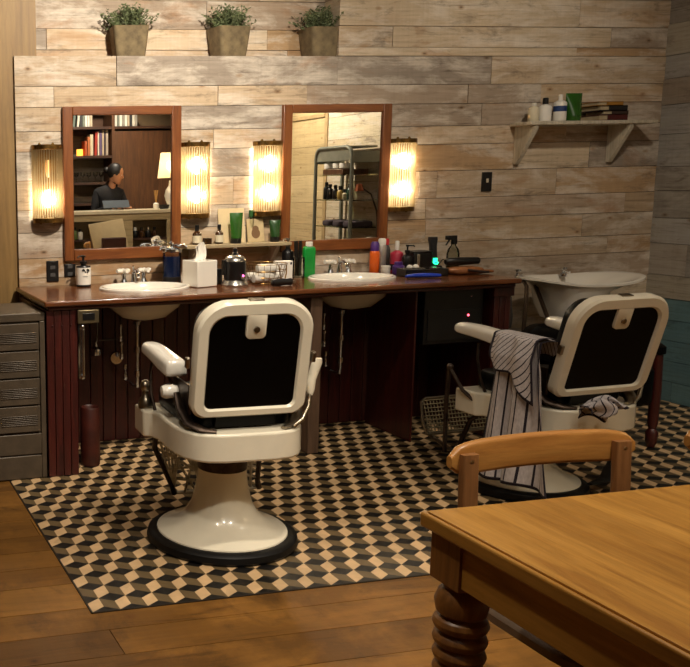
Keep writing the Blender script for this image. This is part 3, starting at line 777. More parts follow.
# jar of combs, black pump, green bottle
t = bottle('pump_bottle', 'tall black pump bottle behind the jar of combs', 'bottle', 2.585, 4.90, CZ, .033, .18, M_blackpl, .4)
pump(t, .033, .18, M_silverpl, -1)
t = thing('comb_jar', 'glass jar filled with black combs left of the green bottle', 'jar', (2.625, 4.845, CZ))
b = B(); b.lathe([(.03, 0), (.034, .004), (.034, .115), (.032, .117), (.03, .112), (.03, .01)], (0, 0, 0), 22, cap=False); b.build('glass', M_glass, t)
for q, (dx, dy, tl) in enumerate(((-.010, 0, -.05), (.003, -.008, .02), (.006, .01, .05))):
    b = B(); b.box(-.011, .011, -.002, .002, 0, .2)
    for k in range(20): b.box(.011, .018, -.001, .001, .07+k*.006, .073+k*.006)
    tag(b.build('comb', M_blackpl, loc=(2.625+dx, 4.845+dy, CZ+.012), rot=(0, tl, .5*q)), ['black comb leaning left in the glass comb jar', 'black comb upright in the middle of the glass comb jar', 'black comb leaning right in the glass comb jar'][q], 'comb', 'combs in the jar')
t = thing('green_bottle', 'flat bright green bottle with a white cap left of the right basin', 'bottle', (2.702, 4.87, CZ), R(-6))
b = B(); b.loft([[(x, y, z) for x, y in rrect(.072*s, .036*s, .012*s, 4)] for s, z in ((.92, 0), (1, .006), (1, .155), (.9, .17), (.55, .178))]); b.build('body', M_green2, t)
b = B(); b.lathe([(.02, .176), (.02, .2), (.017, .202)], (0, 0, 0), 18); b.build('cap', M_whitepl, t)
# right of the right basin
def can(name, label, x, y, r, h, m, capm, lab=None, caph=.05):
    t = thing(name, label, 'spray can', (x, y, CZ))
    b = B(); b.lathe([(r*.93, 0), (r, .004), (r, h-.012), (r*.8, h)], (0, 0, 0), 24); b.build('can_body', m, t)
    b = B(); b.lathe([(r*.86, h-.006), (r*.86, h+caph*.75), (r*.6, h+caph)], (0, 0, 0), 24); b.build('cap', capm, t)
    if lab:
        b = B(); b.lathe([(r*1.01, h*.12), (r*1.01, h*.8)], (0, 0, 0), 24); b.build('label', lab, t)
    return t
can('spray_can', 'orange spray can with a purple cap right of the right basin', 3.14, 4.90, .028, .135, M_orange, M_purple, None, .05)
can('spray_can', 'silver-grey spray can with a white top behind the orange can', 3.215, 4.945, .026, .165, mat('pale_can', '#b9b3ab', rough=.3, metal=.5), M_whitepl, None, .035)
bottle('red_bottle', 'slim bottle with a bright red top behind the orange can', 'bottle', 3.262, 4.975, CZ, .024, .17, M_greypl, .6, .025, mat('red_cap', '#c8323a', rough=.4))
bottle('pink_bottle', 'pink bottle with a white pointed cap right of the spray cans', 'bottle', 3.285, 4.90, CZ, .036, .14, M_pink, .3, .045, M_whitepl, (.1, .35, M_blackpl))
t = bottle('pump_bottle', 'black pump bottle in front of the black clipper stand', 'bottle', 3.30, 4.82, CZ, .03, .12, M_blackpl, .4); pump(t, .03, .12, M_blackpl, 1)
bottle('purple_bottle', 'short purple bottle at the right end of the right basin', 'bottle', 3.225, 4.79, CZ, .033, .06, M_purple, .6, .012, M_purple)
bottle('cream_jar', 'small white cream jar between the orange can and the purple bottle', 'jar', 3.17, 4.83, CZ, .026, .04, M_whitepl, .9, .008, M_whitepl)
b = B()
for dx, dy, dz, r in ((0, 0, .02, .022), (.022, .006, .018, .02), (.012, -.01, .038, .02), (-.012, .012, .036, .018)): b.ball((dx, dy, dz), r, 12, 1, .9, .95)
tag(b.build('cotton_wad', M_paper, loc=(3.30, 4.765, CZ)), 'crumpled white paper wad beside the purple bottle', 'paper wad')
t = thing('clipper_stand', 'black clipper stand with a silver front strip on the worktop', 'clipper stand', (3.40, 4.86, CZ), R(-5))
b = B(); b.box(-.055, .06, -.045, .045, 0, .115); b.box(-.06, .065, -.05, .05, .115, .125); b.build('body', M_blackpl, t, bev=.006)
b = B(); b.box(-.034, -.016, -.049, -.044, .012, .11); b.build('front_strip', M_silverpl, t, bev=.002)
t = thing('cordless_clipper', 'dark cordless clipper standing on its charger with a green light', 'clipper', (3.525, 4.90, CZ))
b = B(); b.box(-.045, .045, -.035, .035, 0, .03); b.build('charging_base', M_blackpl, t, bev=.008)
b = B(); b.loft([[(x+dx, y, z) for x, y in rrect(w, .034, .012, 4)] for w, z, dx in ((.04, .02, .004), (.048, .06, .003), (.04, .11, 0), (.042, .15, -.003), (.056, .185, -.006), (.05, .2, -.006))]); b.build('body', mat('charcoal_plastic', '#2c2b2d', rough=.35), t)
b = B(); b.tube([(-.014, -.026, .052), (-.006, -.03, .042), (.008, -.03, .04), (.018, -.027, .05)], .004, 8); b.box(-.012, .014, -.025, -.02, .05, .075); b.build('charge_light', glow('green_led', '#1fe08a', 2.2), t)
b = B(); b.tube([(.045, .02, .02), (.09, .03, .06), (.16, .03, .035), (.22, .04, .006)], .003, 6); b.build('cord', M_blackpl, t)
t = thing('tool_tray', 'long black tool tray on the worktop in front of the clippers', 'tray', (3.29, 4.66, CZ), R(-6))
b = B(); b.box(-.125, .125, -.055, .055, 0, .006); b.box(-.125, .125, -.055, -.049, 0, .042); b.box(-.125, .125, .049, .055, 0, .042); b.box(-.125, -.119, -.055, .055, 0, .042); b.box(.119, .125, -.055, .055, 0, .042); b.build('tray_body', M_blackpl, t, bev=.002)
for q, (x, l) in enumerate(((-.09, 'silver clipper guard at the left end of the black tool tray'), (-.02, 'silver clipper guard in the middle of the black tool tray'), (.07, 'silver clipper guard at the right end of the black tool tray'))):
    b = B(); b.box(-.026, .026, -.014, .014, 0, .012)
    for k in range(8): b.box(-.024+k*.0065, -.021+k*.0065, -.026, -.012, .002, .009)
    tag(b.build('clipper_guard', M_silverpl, loc=(3.29+x, 4.665-x*.1, CZ+.034), rot=(0, 0, .3*q)), l, 'clipper guard', 'clipper guards in the tray')
b = B(); b.tube([(-.105, 0, .016), (-.06, 0, .018), (0, .004, .017), (.05, -.004, .016), (.1, -.01, .014)], [.009, .014, .0165, .015, .011], 12, flat=.8)
tag(b.build('blue_brush', M_blue, loc=(3.20, 4.525, CZ)), 'bright blue plastic brush handle lying at the worktop edge', 'brush')
t = thing('spray_bottle', 'clear water spray bottle with a black trigger near the worktop right end', 'spray bottle', (3.70, 4.86, CZ)) if False else thing('spray_bottle', 'clear water spray bottle with a black trigger near the worktop right end', 'spray bottle', (3.60, 4.82, CZ))
b = B(); b.lathe([(.03, 0), (.036, .006), (.036, .1), (.03, .13), (.014, .15), (.013, .16)], (0, 0, 0), 24); b.build('bottle', clear('water_glass', '#dcdcd2', t=.5), t)
b = B(); b.box(-.05, .016, -.012, .012, .185, .21); b.box(-.012, .018, -.011, .011, .158, .188); b.prism([(-.022, .186), (-.032, .186), (-.052, .155), (-.048, .151)], -.006, .006, 'xz'); b.build('trigger_head', M_blackpl, t, bev=.003)
b = B(); b.lathe([(.032, .004), (.034, .01), (.034, .055), (.033, .056)], (0, 0, 0), 24); b.build('water', clear('water', '#9aa09a', t=.55), t)
b = B(); b.lathe([(.014, -.11), (.022, -.1), (.024, -.03), (.022, .05), (.02, .1), (.012, .108)], (3.56, 4.68, CZ+.07), 16, axis='x')
tag(b.build('hair_brush', M_blackpl), 'thick black roll-shaped brush resting across the leather pouch', 'brush')
t = thing('tool_pouch', 'soft tan leather tool pouch at the right end of the worktop', 'pouch', (3.545, 4.625, CZ), R(-4))
b = B(); b.loft([[(x, y+.02, z) for x, y in rrect(.2*s, .13*s, .03, 4)] for s, z in ((.94, 0), (1, .012), (.98, .03), (.8, .044))])
b.loft([[(.1+u, .012*math.sin(u*60), .012+.008*math.sin(u*80)+.012*math.cos(2*PI*q/10)) if False else (.085+u, -.01+.028*math.cos(2*PI*q/12)*(1-u*5), .014+.012*math.sin(2*PI*q/12)*(1-u*4)) for q in range(12)] for u in (0, .02, .05, .075)])
b.build('leather_body', M_tan, t, sub=1)
b = B(); b.tube([(-.02, -.05, .03), (.04, -.06, .02), (.1, -.055, .016)], .007, 8); b.build('strap', mat('dark_strap', '#2a170c', rough=.6), t)

# items on the narrow shelf
for x, l in ((2.05, 'small brown glass bottle with a black cap at the left end of the narrow shelf'), (2.185, 'small brown dropper bottle beside the tall green tube on the narrow shelf')):
    bottle('serum_bottle', l, 'bottle', x, W-.075, SZ, .026 if x < 2.1 else .023, .085, M_amber, .4, .026, M_blackpl, (.12, .6, M_label), .72)
b = B(); b.box(-.02, .02, -.02, .02, 0, .034); b.box(-.014, .014, -.021, -.019, .008, .026)
tag(b.build('small_tin', M_bronze, loc=(2.112, W-.075, SZ), bev=.004), 'tiny dark square tin between the two brown bottles', 'tin')
b = B(); b.box(-.08, .08, -.003, .003, 0, .2)
tag(b.build('beige_card', mat('beige_card', '#d8c299', rough=.8, var=.03), loc=(2.28, W-.048, SZ), rot=(R(-9), 0, 0), bev=.001), 'plain beige card leaning on the planks behind the tall green tube', 'card')
tube_pack('cream_tube', 'tall glossy green tube standing in front of the beige card', 2.275, W-.105, SZ, .082, .175, M_green, M_blackpl)
t = thing('picture_card', 'small framed print of a portrait on the narrow shelf near the right mirror', 'picture', (2.425, W-.05, SZ)); t.rotation_euler = (R(-10), 0, 0)
b = B(); b.box(-.052, .052, -.004, .004, 0, .135); b.build('board', mat('print_paper', '#cdb68a', rough=.7), t, bev=.001)
b = B(); b.lathe([(.0, -.0052), (.02, -.0052), (.02, -.0045)], (0, 0, .075), 18, axis='y', sx=1); b.lathe([(.0, -.005), (.03, -.005), (.03, -.0045)], (0, 0, .05), 18, axis='y', sx=.9); b.build('portrait', mat('sepia_ink', '#7a5a3a', rough=.7), t)
bottle('hair_oil', 'small clear bottle with a green stopper on the narrow shelf, behind the framed print', 'bottle', 2.405, W-.022, SZ, .018, .155, M_glass, .6, .03, mat('green_cap', '#2f5b2d', rough=.4))
tube_pack('cream_tube', 'short dark green tube at the right end of the narrow shelf', 2.525, W-.085, SZ, .072, .125, mat('dark_green_tube', '#24461f', rough=.25, coat=.3), M_blackpl)

# items on the bracket shelf
t = bottle('shampoo_bottle', 'small beige bottle at the left end of the bracket shelf', 'bottle', 4.175, W-.10, HZ, .03, .10, M_label, .4, .012, M_whitepl)
t = bottle('shampoo_bottle', 'white square bottle with a black pump on the bracket shelf', 'bottle', 4.245, W-.11, HZ, .035, .11, M_paper, .4, .03, M_blackpl)
t = bottle('shampoo_bottle', 'tall white bottle with a blue label band beside the green tube on the bracket shelf', 'bottle', 4.325, W-.135, HZ, .036, .135, M_whitepl, .3, .022, M_whitepl, (.42, .66, mat('navy_label', '#1d3a6e', rough=.5)))
tube_pack('shampoo_tube', 'large glossy green tube between the white bottle and the books', 4.43, W-.12, HZ, .115, .165, M_green, M_green)
bk = [('dark red hardback lying at the bottom of the pile on the bracket shelf', '#4a1613', .2, .15, .034, 0), ('brown hardback second from the bottom of the pile on the bracket shelf', '#33231a', .175, .14, .024, .02), ('black hardback third from the bottom of the pile on the bracket shelf', '#191614', .19, .15, .030, .0), ('ochre-spined book lying on top of the pile on the bracket shelf', '#9c6c23', .175, .14, .024, -.02)]
z = HZ
for k, (l, c, w, d, h, dx) in enumerate(bk):
    t = thing('book', l, 'book', (4.675+dx, W-.09, z), 0, 'books on the bracket shelf')
    m = mat('book_cover_%d' % k, c, rough=.6, var=.1)
    b = B(); b.box(-w/2, w/2, -d/2, d/2, 0, .004); b.box(-w/2, w/2, -d/2, d/2, h-.004, h); b.box(w/2-.004, w/2, -d/2, d/2, 0, h); b.box(-w/2+.06, w/2, -d/2, -d/2+.004, 0, h); b.build('cover', m, t, bev=.001)
    b = B(); b.box(-w/2+.004, w/2-.004, -d/2+.005, d/2-.004, .004, h-.004); b.build('pages', mat('book_pages', '#b3a282', rough=.9), t)
    z += h
# ------------------------------------------------------------------ barber chairs
def barber_chair(x, y, rz, dz, rec, label, second=False):
    bs, bx, by = (.9, -.06, .06) if second else (1, 0, 0)
    a0, a1 = (.30, -.14) if second else (.215, -.09)
    t = thing('barber_chair', label, 'barber chair', (x, y, .001), rz)
    b = B(); b.lathe([(.24, 0), (.298, 0), (.305, .012), (.300, .033), (.285, .043), (.262, .045), (.24, .04)], (bx, by, 0), 56, cap=False, sx=bs, sy=bs); b.build('base_ring', M_rubber, t)
    b = B(); b.lathe([(.266, .036), (.262, .05), (.24, .059), (.205, .072), (.17, .093), (.143, .122), (.121, .165), (.107, .22), (.1, .27), (.098, .305)], (bx, by, 0), 48, sx=bs, sy=bs); b.build('pedestal', M_cream, t)
    b = B(); b.lathe([(.099, .306), (.099, .36), (.088, .362), (.088, .42+dz)], (bx, by, 0), 36, sx=bs, sy=bs); b.box(-.15, .15, -.18, .2, .395+dz, .42+dz); b.build('column', M_iron, t)
    # cream seat band with a wing at each front corner
    half = [(.30, .25), (.30, .115), (.27, .10), (.255, .05), (.255, -.08), (.25, -.15), (.235, -.215), (.205, -.265), (.165, -.295), (.10, -.31)]
    poly = half+[(-a, c) for a, c in reversed(half)]
    b = B(); b.prism(poly, .418+dz, .53+dz); b.build('seat_band', M_cream, t, bev=.010, seg=3)
    b = B(); b.loft([[(a, c, z) for a, c in rrect(.42*s, .46*s, .07, 5, 0, .02)] for s, z in ((.97, .53+dz), (1, .545+dz), (1, .59+dz), (.96, .612+dz), (.8, .622+dz))]); b.build('seat_cushion', M_black, t)
    for s in (-1, 1):
        b = B()
        if not second: b.lathe([(.03, .53), (.031, .545), (.024, .57), (.012, .585), (.012, .6), (.021, .61), (.0235, .625), (.019, .64), (.008, .648)], (s*.274, .17, dz), 18); b.build('finial', M_nickel, t)
        else: b.bm.free()
        b = B(); b.loft([[(s*(.232+.10*(yy-.05))+a, yy, zz+c+dz+(.035 if second else 0)) for a, c in rrect(w_, h_, (.012, .012, .024, .024), 4)] for yy, zz, w_, h_ in [(a1+(a0-a1)*q, zz, w_, h_) for q, zz, w_, h_ in ((1, .78, .05, .03), (.98, .78, .074, .052), (.76, .778, .082, .056), (.55, .768, .085, .06), (.33, .754, .088, .066), (.12, .745, .09, .07), (.03, .742, .088, .066), (0, .742, .05, .04))]])
        b.build('armrest', M_white, t, sub=1)
        b = B(); b.tube([(s*.232, .19, .75+dz), (s*.252, .17, .68+dz), (s*.258, .14, .60+dz), (s*.25, .11, .53+dz)], .007, 8); b.build('arm_post', M_iron, t)
        b = B(); b.tube([(s*.228, .01, .72+dz), (s*.226, -.02, .68+dz), (s*.22, -.06, .665+dz)], .007, 8); b.build('arm_bracket', M_iron, t)
        b = B(); b.box(s*.205-.006, s*.205+.006, -.2, .0, .58+dz, .70+dz); b.build('side_plate', M_iron, t, bev=.003)
        b = B(); b.tube([(s*.13, -.285, .537+dz), (s*.175, -.262, .54+dz), (s*.212, -.215, .555+dz), (s*.228, -.16, .60+dz), (s*.232, -.12, .655+dz)], [.012, .022, .028, .024, .015], 12, flat=.5); b.build('side_bracket', M_nickel if s > 0 else M_iron, t)
        b = B(); b.lathe([(.006, -.055*s), (.018, -.045*s), (.027, -.01*s), (.029, .02*s), (.022, .036*s), (.006, .04*s)], (s*.238, -.06, .648+dz), 16, axis='x'); b.build('side_grip', M_white, t)
    # recline lever
    b = B(); b.tube([(.17, -.285, .54+dz), (.215, -.265, .56+dz), (.25, -.24, .605+dz), (.262, -.225, .66+dz)], [.007, .009, .009, .008], 10)
    b = b.build('recline_lever', M_nickel, t)
    c = B(); c.loft([[(cx+w*math.cos(2*PI*k/14), -.225+.012*math.sin(2*PI*k/14)+yy, cz+dz) for k in range(14)] for cx, yy, cz, w in ((.262, 0, .645, .010), (.263, 0, .665, .017), (.268, .005, .70, .018), (.281, .01, .735, .021), (.292, .012, .765, .022), (.298, .013, .782, .014))]); c.build('lever_handle', M_cream, b)
    # backrest, tilted about its lower edge
    bk = bpy.data.objects.new('backrest', None); COL.objects.link(bk)
    bk.parent = t; bk.location = (0, -.24, .588+dz); bk.rotation_euler = (rec, 0, 0)
    w, h = (.478 if second else .446), .452
    def ring(off, yy, nn=8):
        return [(a, yy, c+h/2) for a, c in rrect(w-2*off, h-2*off, (.055, .055, .12, .12), nn)]
    def inner(off, yy, nn=8):
        return [(a, yy, c) for a, c in rrect(w-.098+2*off, .364+2*off, (.028, .028, .07, .07), nn, 0, .217)]
    b = B(); b.loft([ring(.008, -.028), ring(0, -.018), ring(0, .016), ring(.008, .024), inner(.006, .024), inner(0, .016), inner(0, -.020), inner(.006, -.028)], cap=False, close=True)
    b.build('back_frame', M_cream, bk)
    b = B(); b.loft([[(a, yy, c) for a, c in rrect(w-.093, .369, (.028, .028, .07, .07), 8, 0, .217)] for yy in (-.016, .012)]); b.build('back_panel', M_black, bk)
    b = B(); b.loft([[(a, yy, c) for a, c in rrect(.42*s, .40*s, .08, 8, 0, .225)] for s, yy in ((1, .0245), (1.0, .05), (.96, .075), (.85, .088))]); b.build('back_cushion', M_black, bk)
    b = B(); b.loft([[(a, yy, c) for a, c in rrect(.076-2*s, .094-2*s, (.018-s, .018-s, .003, .003), 5, 0, .358)] for s, yy in ((.0, -.0155), (.0, -.0255), (.003, -.0275))]); b.build('headrest_tab', M_cream, bk)
    b = B(); b.lathe([(.0, -.035), (.011, -.034), (.012, -.0285)], (0, 0, .348), 16, axis='y'); b.build('screw', M_nickel, bk)
    b = B(); b.box(-.028, .028, -.014, .014, h-.002, h+.005); b.build('headrest_socket', M_nickel, bk, bev=.002)
    for s in (-1, 1):
        b = B(); b.box(s*.243-.007, s*.243+.007, -.012, .012, .2, .24); b.build('hinge_stud', M_nickel, bk, bev=.003)
    b = B(); b.box(-.12, .12, -.005, .03, -.05, .02); b.build('hinge_plate', M_black, bk, bev=.004)
    if second:
        b = B(); b.tube([(.1, -.16, .06), (.25, -.1, .05), (.64, .20, .045)], [.012, .03, .034], 10, flat=.45); b.build('black_bar', M_rubber, t)  # flat black bar reaching out from the base just above the floor
    # footrest
    f = bpy.data.objects.new('footrest', None); COL.objects.link(f); f.parent = t
    z1 = .415+dz
    for s in (-1, 1):
        q = .17*s if second else .115+.20*s
        b = B(); b.tube([(s*.17, .20, z1), (s*.185, .27, z1-.06), (q, .36, .12), (q, .40, .075)] if second else [(s*.24, .13, z1), (s*.235, .17, z1-.06), (q-.02, .34, .12), (q, .37, .075)], [.012, .012, .012, .015], 8); b.build('footrest_strut', M_iron, f)
    if not second:
        b = B()
        A = lambda u, v: Vector((-.235+.47*u, .16, z1-.04)).lerp(Vector((-.085+.40*u, .37, .075)), v)
        rnd = random.Random(4)
        for k in range(11):
            b.tube([A(k/20, 0), A(max(0, k/20+rnd.uniform(-.3, .2)), 1)], .006, 6)
            b.tube([A(k/10, 0), A(min(1, max(0, k/10+rnd.uniform(-.35, .35))), 1)], .006, 6)
            b.tube([A(0 if k % 2 else 1, k/10), A(rnd.random(), (k*37 % 10)/10)], .006, 6)
        b.tube([A(0, 1), A(1, 1)], .009, 8); b.tube([A(0, 0), A(1, 0)], .007, 8)
        b.build('footrest_lattice', mat('tarnished_lattice', '#cfc5b0', rough=.4, metal=.15, var=.25), f)
    else:
        b = B(); o = Vector((-.19, .55, .16))
        b.tube([(-.16, .40, .075), (-.16, .58, .11), (-.165, .60, .13)], .010, 8); b.tube([(.16, .40, .075), (.16, .58, .11)], .010, 8)
        b.tube([(-.2, .56, .13), (-.21, .59, .2), (-.2, .62, .29), (-.17, .628, .305), (.17, .628, .305), (.2, .62, .29), (.2, .56, .13), (-.2, .56, .13)], .008, 8)
        b.build('footrest_frame', M_nickel, f)
        b = B()
        for k in range(20): b.tube([(-.185+.0195*k, .565, .135), (-.185+.0195*k, .622, .296)], .0035, 5)
        for k in range(9): b.tube([(-.195, .565+.0063*k, .14+.0195*k), (.195, .565+.0063*k, .14+.0195*k)], .0035, 5)
        b.build('footrest_plate', mat('tarnished_grid', '#8d8063', rough=.45, metal=.6, var=.25), f)
        b = B(); b.tube([(-.285, .12, .48+dz), (-.315, .18, .53+dz), (-.33, .25, .62+dz)], [.01, .009, .008], 8); b.ball((-.33, .255, .63+dz), .017, 12)
        b.tube([(-.33, .26, .63+dz), (-.325, .275, .38), (-.3, .30, .12), (-.2, .36, .09)], .011, 8, flat=.6); b.build('foot_lever', M_iron, f)
    return t
barber_chair(1.517, 3.385, R(-3.5), 0, R(10.5), 'cream porcelain barber chair standing upright before the left basin')
barber_chair(3.21, 3.58, R(2), -.075, R(15), 'cream porcelain barber chair leaning back before the shampoo bowl, striped cape on its arm', True)

# striped barber cape hanging over the arm of the second chair
def stripe_mat():
    m, nt, b, out = nodes('striped_cotton')
    uv = N(nt, 'ShaderNodeUVMap'); sp = N(nt, 'ShaderNodeSeparateXYZ'); nt.links.new(uv.outputs[0], sp.inputs[0])
    m1 = N(nt, 'ShaderNodeMath', operation='PINGPONG'); m1.inputs[1].default_value = .0115; nt.links.new(sp.outputs['X'], m1.inputs[0])
    m2 = N(nt, 'ShaderNodeMath', operation='LESS_THAN'); m2.inputs[1].default_value = .0021; nt.links.new(m1.outputs[0], m2.inputs[0])
    at = N(nt, 'ShaderNodeAttribute', attribute_name='hem')
    mx = N(nt, 'ShaderNodeMath', operation='MAXIMUM'); nt.links.new(m2.outputs[0], mx.inputs[0]); nt.links.new(at.outputs['Fac'], mx.inputs[1])
    nz = N(nt, 'ShaderNodeTexNoise', Scale=30); r = ramp(nt, [(.3, lin('#b9b0b0')), (.7, lin('#d2cac8'))], nz.outputs['Fac'])
    mix = N(nt, 'ShaderNodeMix', data_type='RGBA'); mix.inputs[7].default_value = lin('#241c28')
    nt.links.new(mx.outputs[0], mix.inputs[0]); nt.links.new(r.outputs[0], mix.inputs[6]); nt.links.new(mix.outputs[2], b.inputs['Base Color'])
    b.inputs['Roughness'].default_value = .9
    return m
M_stripe = stripe_mat()
def cloth(name, fn, nu, nv, U, Vv, parent, hem=.016, slant=0.0, hems='lrb'):
    bm = bmesh.new(); uvl = bm.loops.layers.uv.new('UVMap'); hl = bm.loops.layers.float_color.new('hem')
    g = [[bm.verts.new(fn(i/nu, j/nv)) for i in range(nu+1)] for j in range(nv+1)]
    for j in range(nv):
        for i in range(nu):
            f = bm.faces.new((g[j][i], g[j][i+1], g[j+1][i+1], g[j+1][i]))
            for l, (a, c) in zip(f.loops, ((i, j), (i+1, j), (i+1, j+1), (i, j+1))):
                u, v = a/nu*U, c/nv*Vv
                l[uvl].uv = (u+slant*v+5, v)
                ui, vj = (i+.5)/nu*U, (j+.5)/nv*Vv
                e = ('l' in hems and ui < hem) or ('r' in hems and ui > U-hem) or ('b' in hems and vj > Vv-hem)
                l[hl] = (1, 1, 1, 1) if e else (0, 0, 0, 1)
    me = bpy.data.meshes.new(name); bm.to_mesh(me); bm.free(); me.materials.append(M_stripe)
    for p in me.polygons: p.use_smooth = True
    o = bpy.data.objects.new(name, me); COL.objects.link(o); o.parent = parent
    md = o.modifiers.new('thick', 'SOLIDIFY'); md.thickness = .003; md.offset = 0
    return o
AX, AY, AZ = 2.958, 3.43, .742     # top of the chair arm under the cape
cp = thing('barber_cape', 'white and dark striped cape with black hem hanging over the reclining chair arm', 'barber cape', (AX, AY, AZ))
def sheet(u, v):
    # u along the arm (far to near), v from the inner side over the arm and down the outside
    y = .12-.25*u-.02*v*math.sin(u*9)
    fold = .026*math.sin(u*15+v*3)+.005*math.sin(u*29+v*6)
    L = v*.86
    if L < .10:   a = L/.10; x, z = .06-.0*a, -.06+.075*a; x = .055-.02*a
    elif L < .19: a = (L-.10)/.09; x, z = .035-.09*a, .015+.004*math.sin(PI*a)
    else:
        d = L-.19; x = -.055-.02*min(1, d/.1)+fold*min(1, d/.12); z = .015-d*(1-.05*u)
        y = y*(1+1.15*d)-.03*d
    return (x, y, z+.004*math.sin(u*12))
cloth('hanging_sheet', sheet, 60, 60, .28, .86, cp, slant=.08)
def flap(u, v):
    y = .13-.26*u
    L = v*(.17+.16*u+.02*math.sin(u*9))
    fold = .010*math.sin(u*14+1)
    if L < .07: a = L/.07; x, z = .03-.09*a, .024+.006*math.sin(PI*a)
    else:
        d = L-.07; x = -.068-.03*min(1, d/.08)+fold; z = .02-d; y -= .12*d
    return (x-.012, y, z)
cloth('folded_flap', flap, 40, 24, .28, .26, cp, slant=.75, hem=.012)
def bunch(u, v):
    a = v*PI*1.2
    return (.06+.17*u+.012*math.sin(v*15), -.255+.03*math.sin(u*9+v*6)-.045*math.cos(a)*(1-.3*u), -.27+.05*math.sin(a)*(.6+.6*math.sin(u*PI))+.012*math.sin(u*14+v*9))
cloth('gathered_end', bunch, 30, 30, .2, .2, cp, hem=.01)

# ------------------------------------------------------------------ dining table and chairs
t = thing('dining_table', 'golden wooden dining table with ring-turned legs in the front right corner', 'table', (1.212, .692, 0))
TL, TD = 2.2, .967
b = B()
b.box(0, TL, 0, TD, .722, .7595)
b.build('tabletop', M_oak, t, bev=.0008, seg=1)
b = B(); b.box(-.012, 0, -.012, TD+.012, .724, .757); b.box(TL, TL+.012, -.012, TD+.012, .724, .757); b.box(0, TL, -.012, 0, .724, .757); b.box(0, TL, TD, TD+.012, .724, .757); b.build('edge_moulding', M_oak, t, bev=.008, seg=3)
b = B(); ap = .006
b.box(ap+.03, TL-ap-.03, TD-ap-.03, TD-ap-.006, .625, .7275); b.box(ap+.03, TL-ap-.03, ap+.006, ap+.03, .625, .7275)
b.box(ap+.006, ap+.03, ap+.03, TD-ap-.03, .625, .7275); b.box(TL-ap-.03, TL-ap-.006, ap+.03, TD-ap-.03, .625, .7275); b.build('apron', M_oak, t, bev=.002)
for lx in (ap+.046, TL-ap-.046):
    for ly in (ap+.046, TD-ap-.046):
        b = B(); b.box(lx-.046, lx+.046, ly-.046, ly+.046, .617, .7275)
        prof = [(.043, .618), (.036, .607), (.047, .596), (.054, .575), (.05, .552), (.040, .545)]
        z = .543
        for q in range(8):
            rr = .056-.0012*q
            prof += [(.042, z), (rr-.004, z-.006), (rr, z-.016), (rr-.004, z-.027), (.042, z-.033)]; z -= .035
        prof += [(.034, z-.01), (.05, z-.03), (.045, z-.07), (.03, .06), (.036, .04), (.028, .0)]
        b.lathe(prof, (lx, ly, 0), 28); b.build('leg', M_oakleg, t, bev=.003)

def dining_chair(label):
    t = thing('dining_chair', label, 'chair', (0, 0, 0))
    cy = .20
    b = B(); rings = []
    m = 22
    for k in range(m+1):
        u = -1+2*k/m; x = .255*u; yy = cy+.02-.022*u*u
        e = (1-abs(u)**9)
        h = .082*(.55+.45*e)*(1 if abs(u) < .999 else .6)
        zc = .793+.003*(1-u*u)-.004*abs(u)**3; th = .024*(.65+.35*e)
        dx = Vector((1, -.17*u, 0)).normalized(); nn = Vector((-dx.y, dx.x, 0))
        rings.append([(x+nn.x*a, yy+nn.y*a, zc+c) for a, c in rrect(th, h, min(th, h)*.42, 4)])
    b.loft(rings); b.build('crest_rail', M_chairwood, t)
    for s in (-1, 1):
        b = B(); b.loft([[(s*xx+a, yy+c, z) for a, c in rrect(.042, .024, .006, 3)] for xx, yy, z in ((.211, cy-.012, .808), (.212, cy-.018, .70), (.202, cy-.025, .46), (.2, cy-.02, .2), (.205, cy+.01, .002))]); bp = b.build('back_post', M_chairpost, t)
        c = B(); c.lathe([(.0, -.0135), (.006, -.013), (.007, -.010)], (s*.211, cy-.012, .790), 12, axis='y'); c.build('bolt', M_nickel, bp)
        b = B(); b.tube([(s*.17, -.16, .44), (s*.185, -.18, .2), (s*.19, -.185, .002)], [.02, .018, .014], 12); b.build('front_leg', M_chairpost, t)
    b = B(); b.loft([[(a, c, z) for a, c in rrect(.43*q, .42*q, .12, 6, 0, -.01)] for q, z in ((.95, .43), (1, .437), (1, .455), (.97, .462), (.86, .464), (.84, .459), (.6, .457))]); b.build('seat', mat('worn_seat', '#7d6650', rough=.5, var=.15), t)
    b = B(); b.tube([(-.18, -.17, .2), (.18, -.17, .2)], .01, 8); b.tube([(-.187, -.17, .16), (-.19, .18, .16)], .01, 8); b.tube([(.187, -.17, .16), (.19, .18, .16)], .01, 8); b.build('stretcher', M_chairpost, t)
    return t
c0 = dining_chair('honey wood cross-back dining chair tucked under the table in front of the striped cape')
c0.location = (1.665, 1.665, .001)
dup(c0, (2.325, 1.655, .001), R(-2), 'honey wood cross-back dining chair cut by the right edge of the picture')
dup(c0, (2.98, .42, .001), PI, 'honey wood dining chair on the far side of the table, seen in the left mirror')

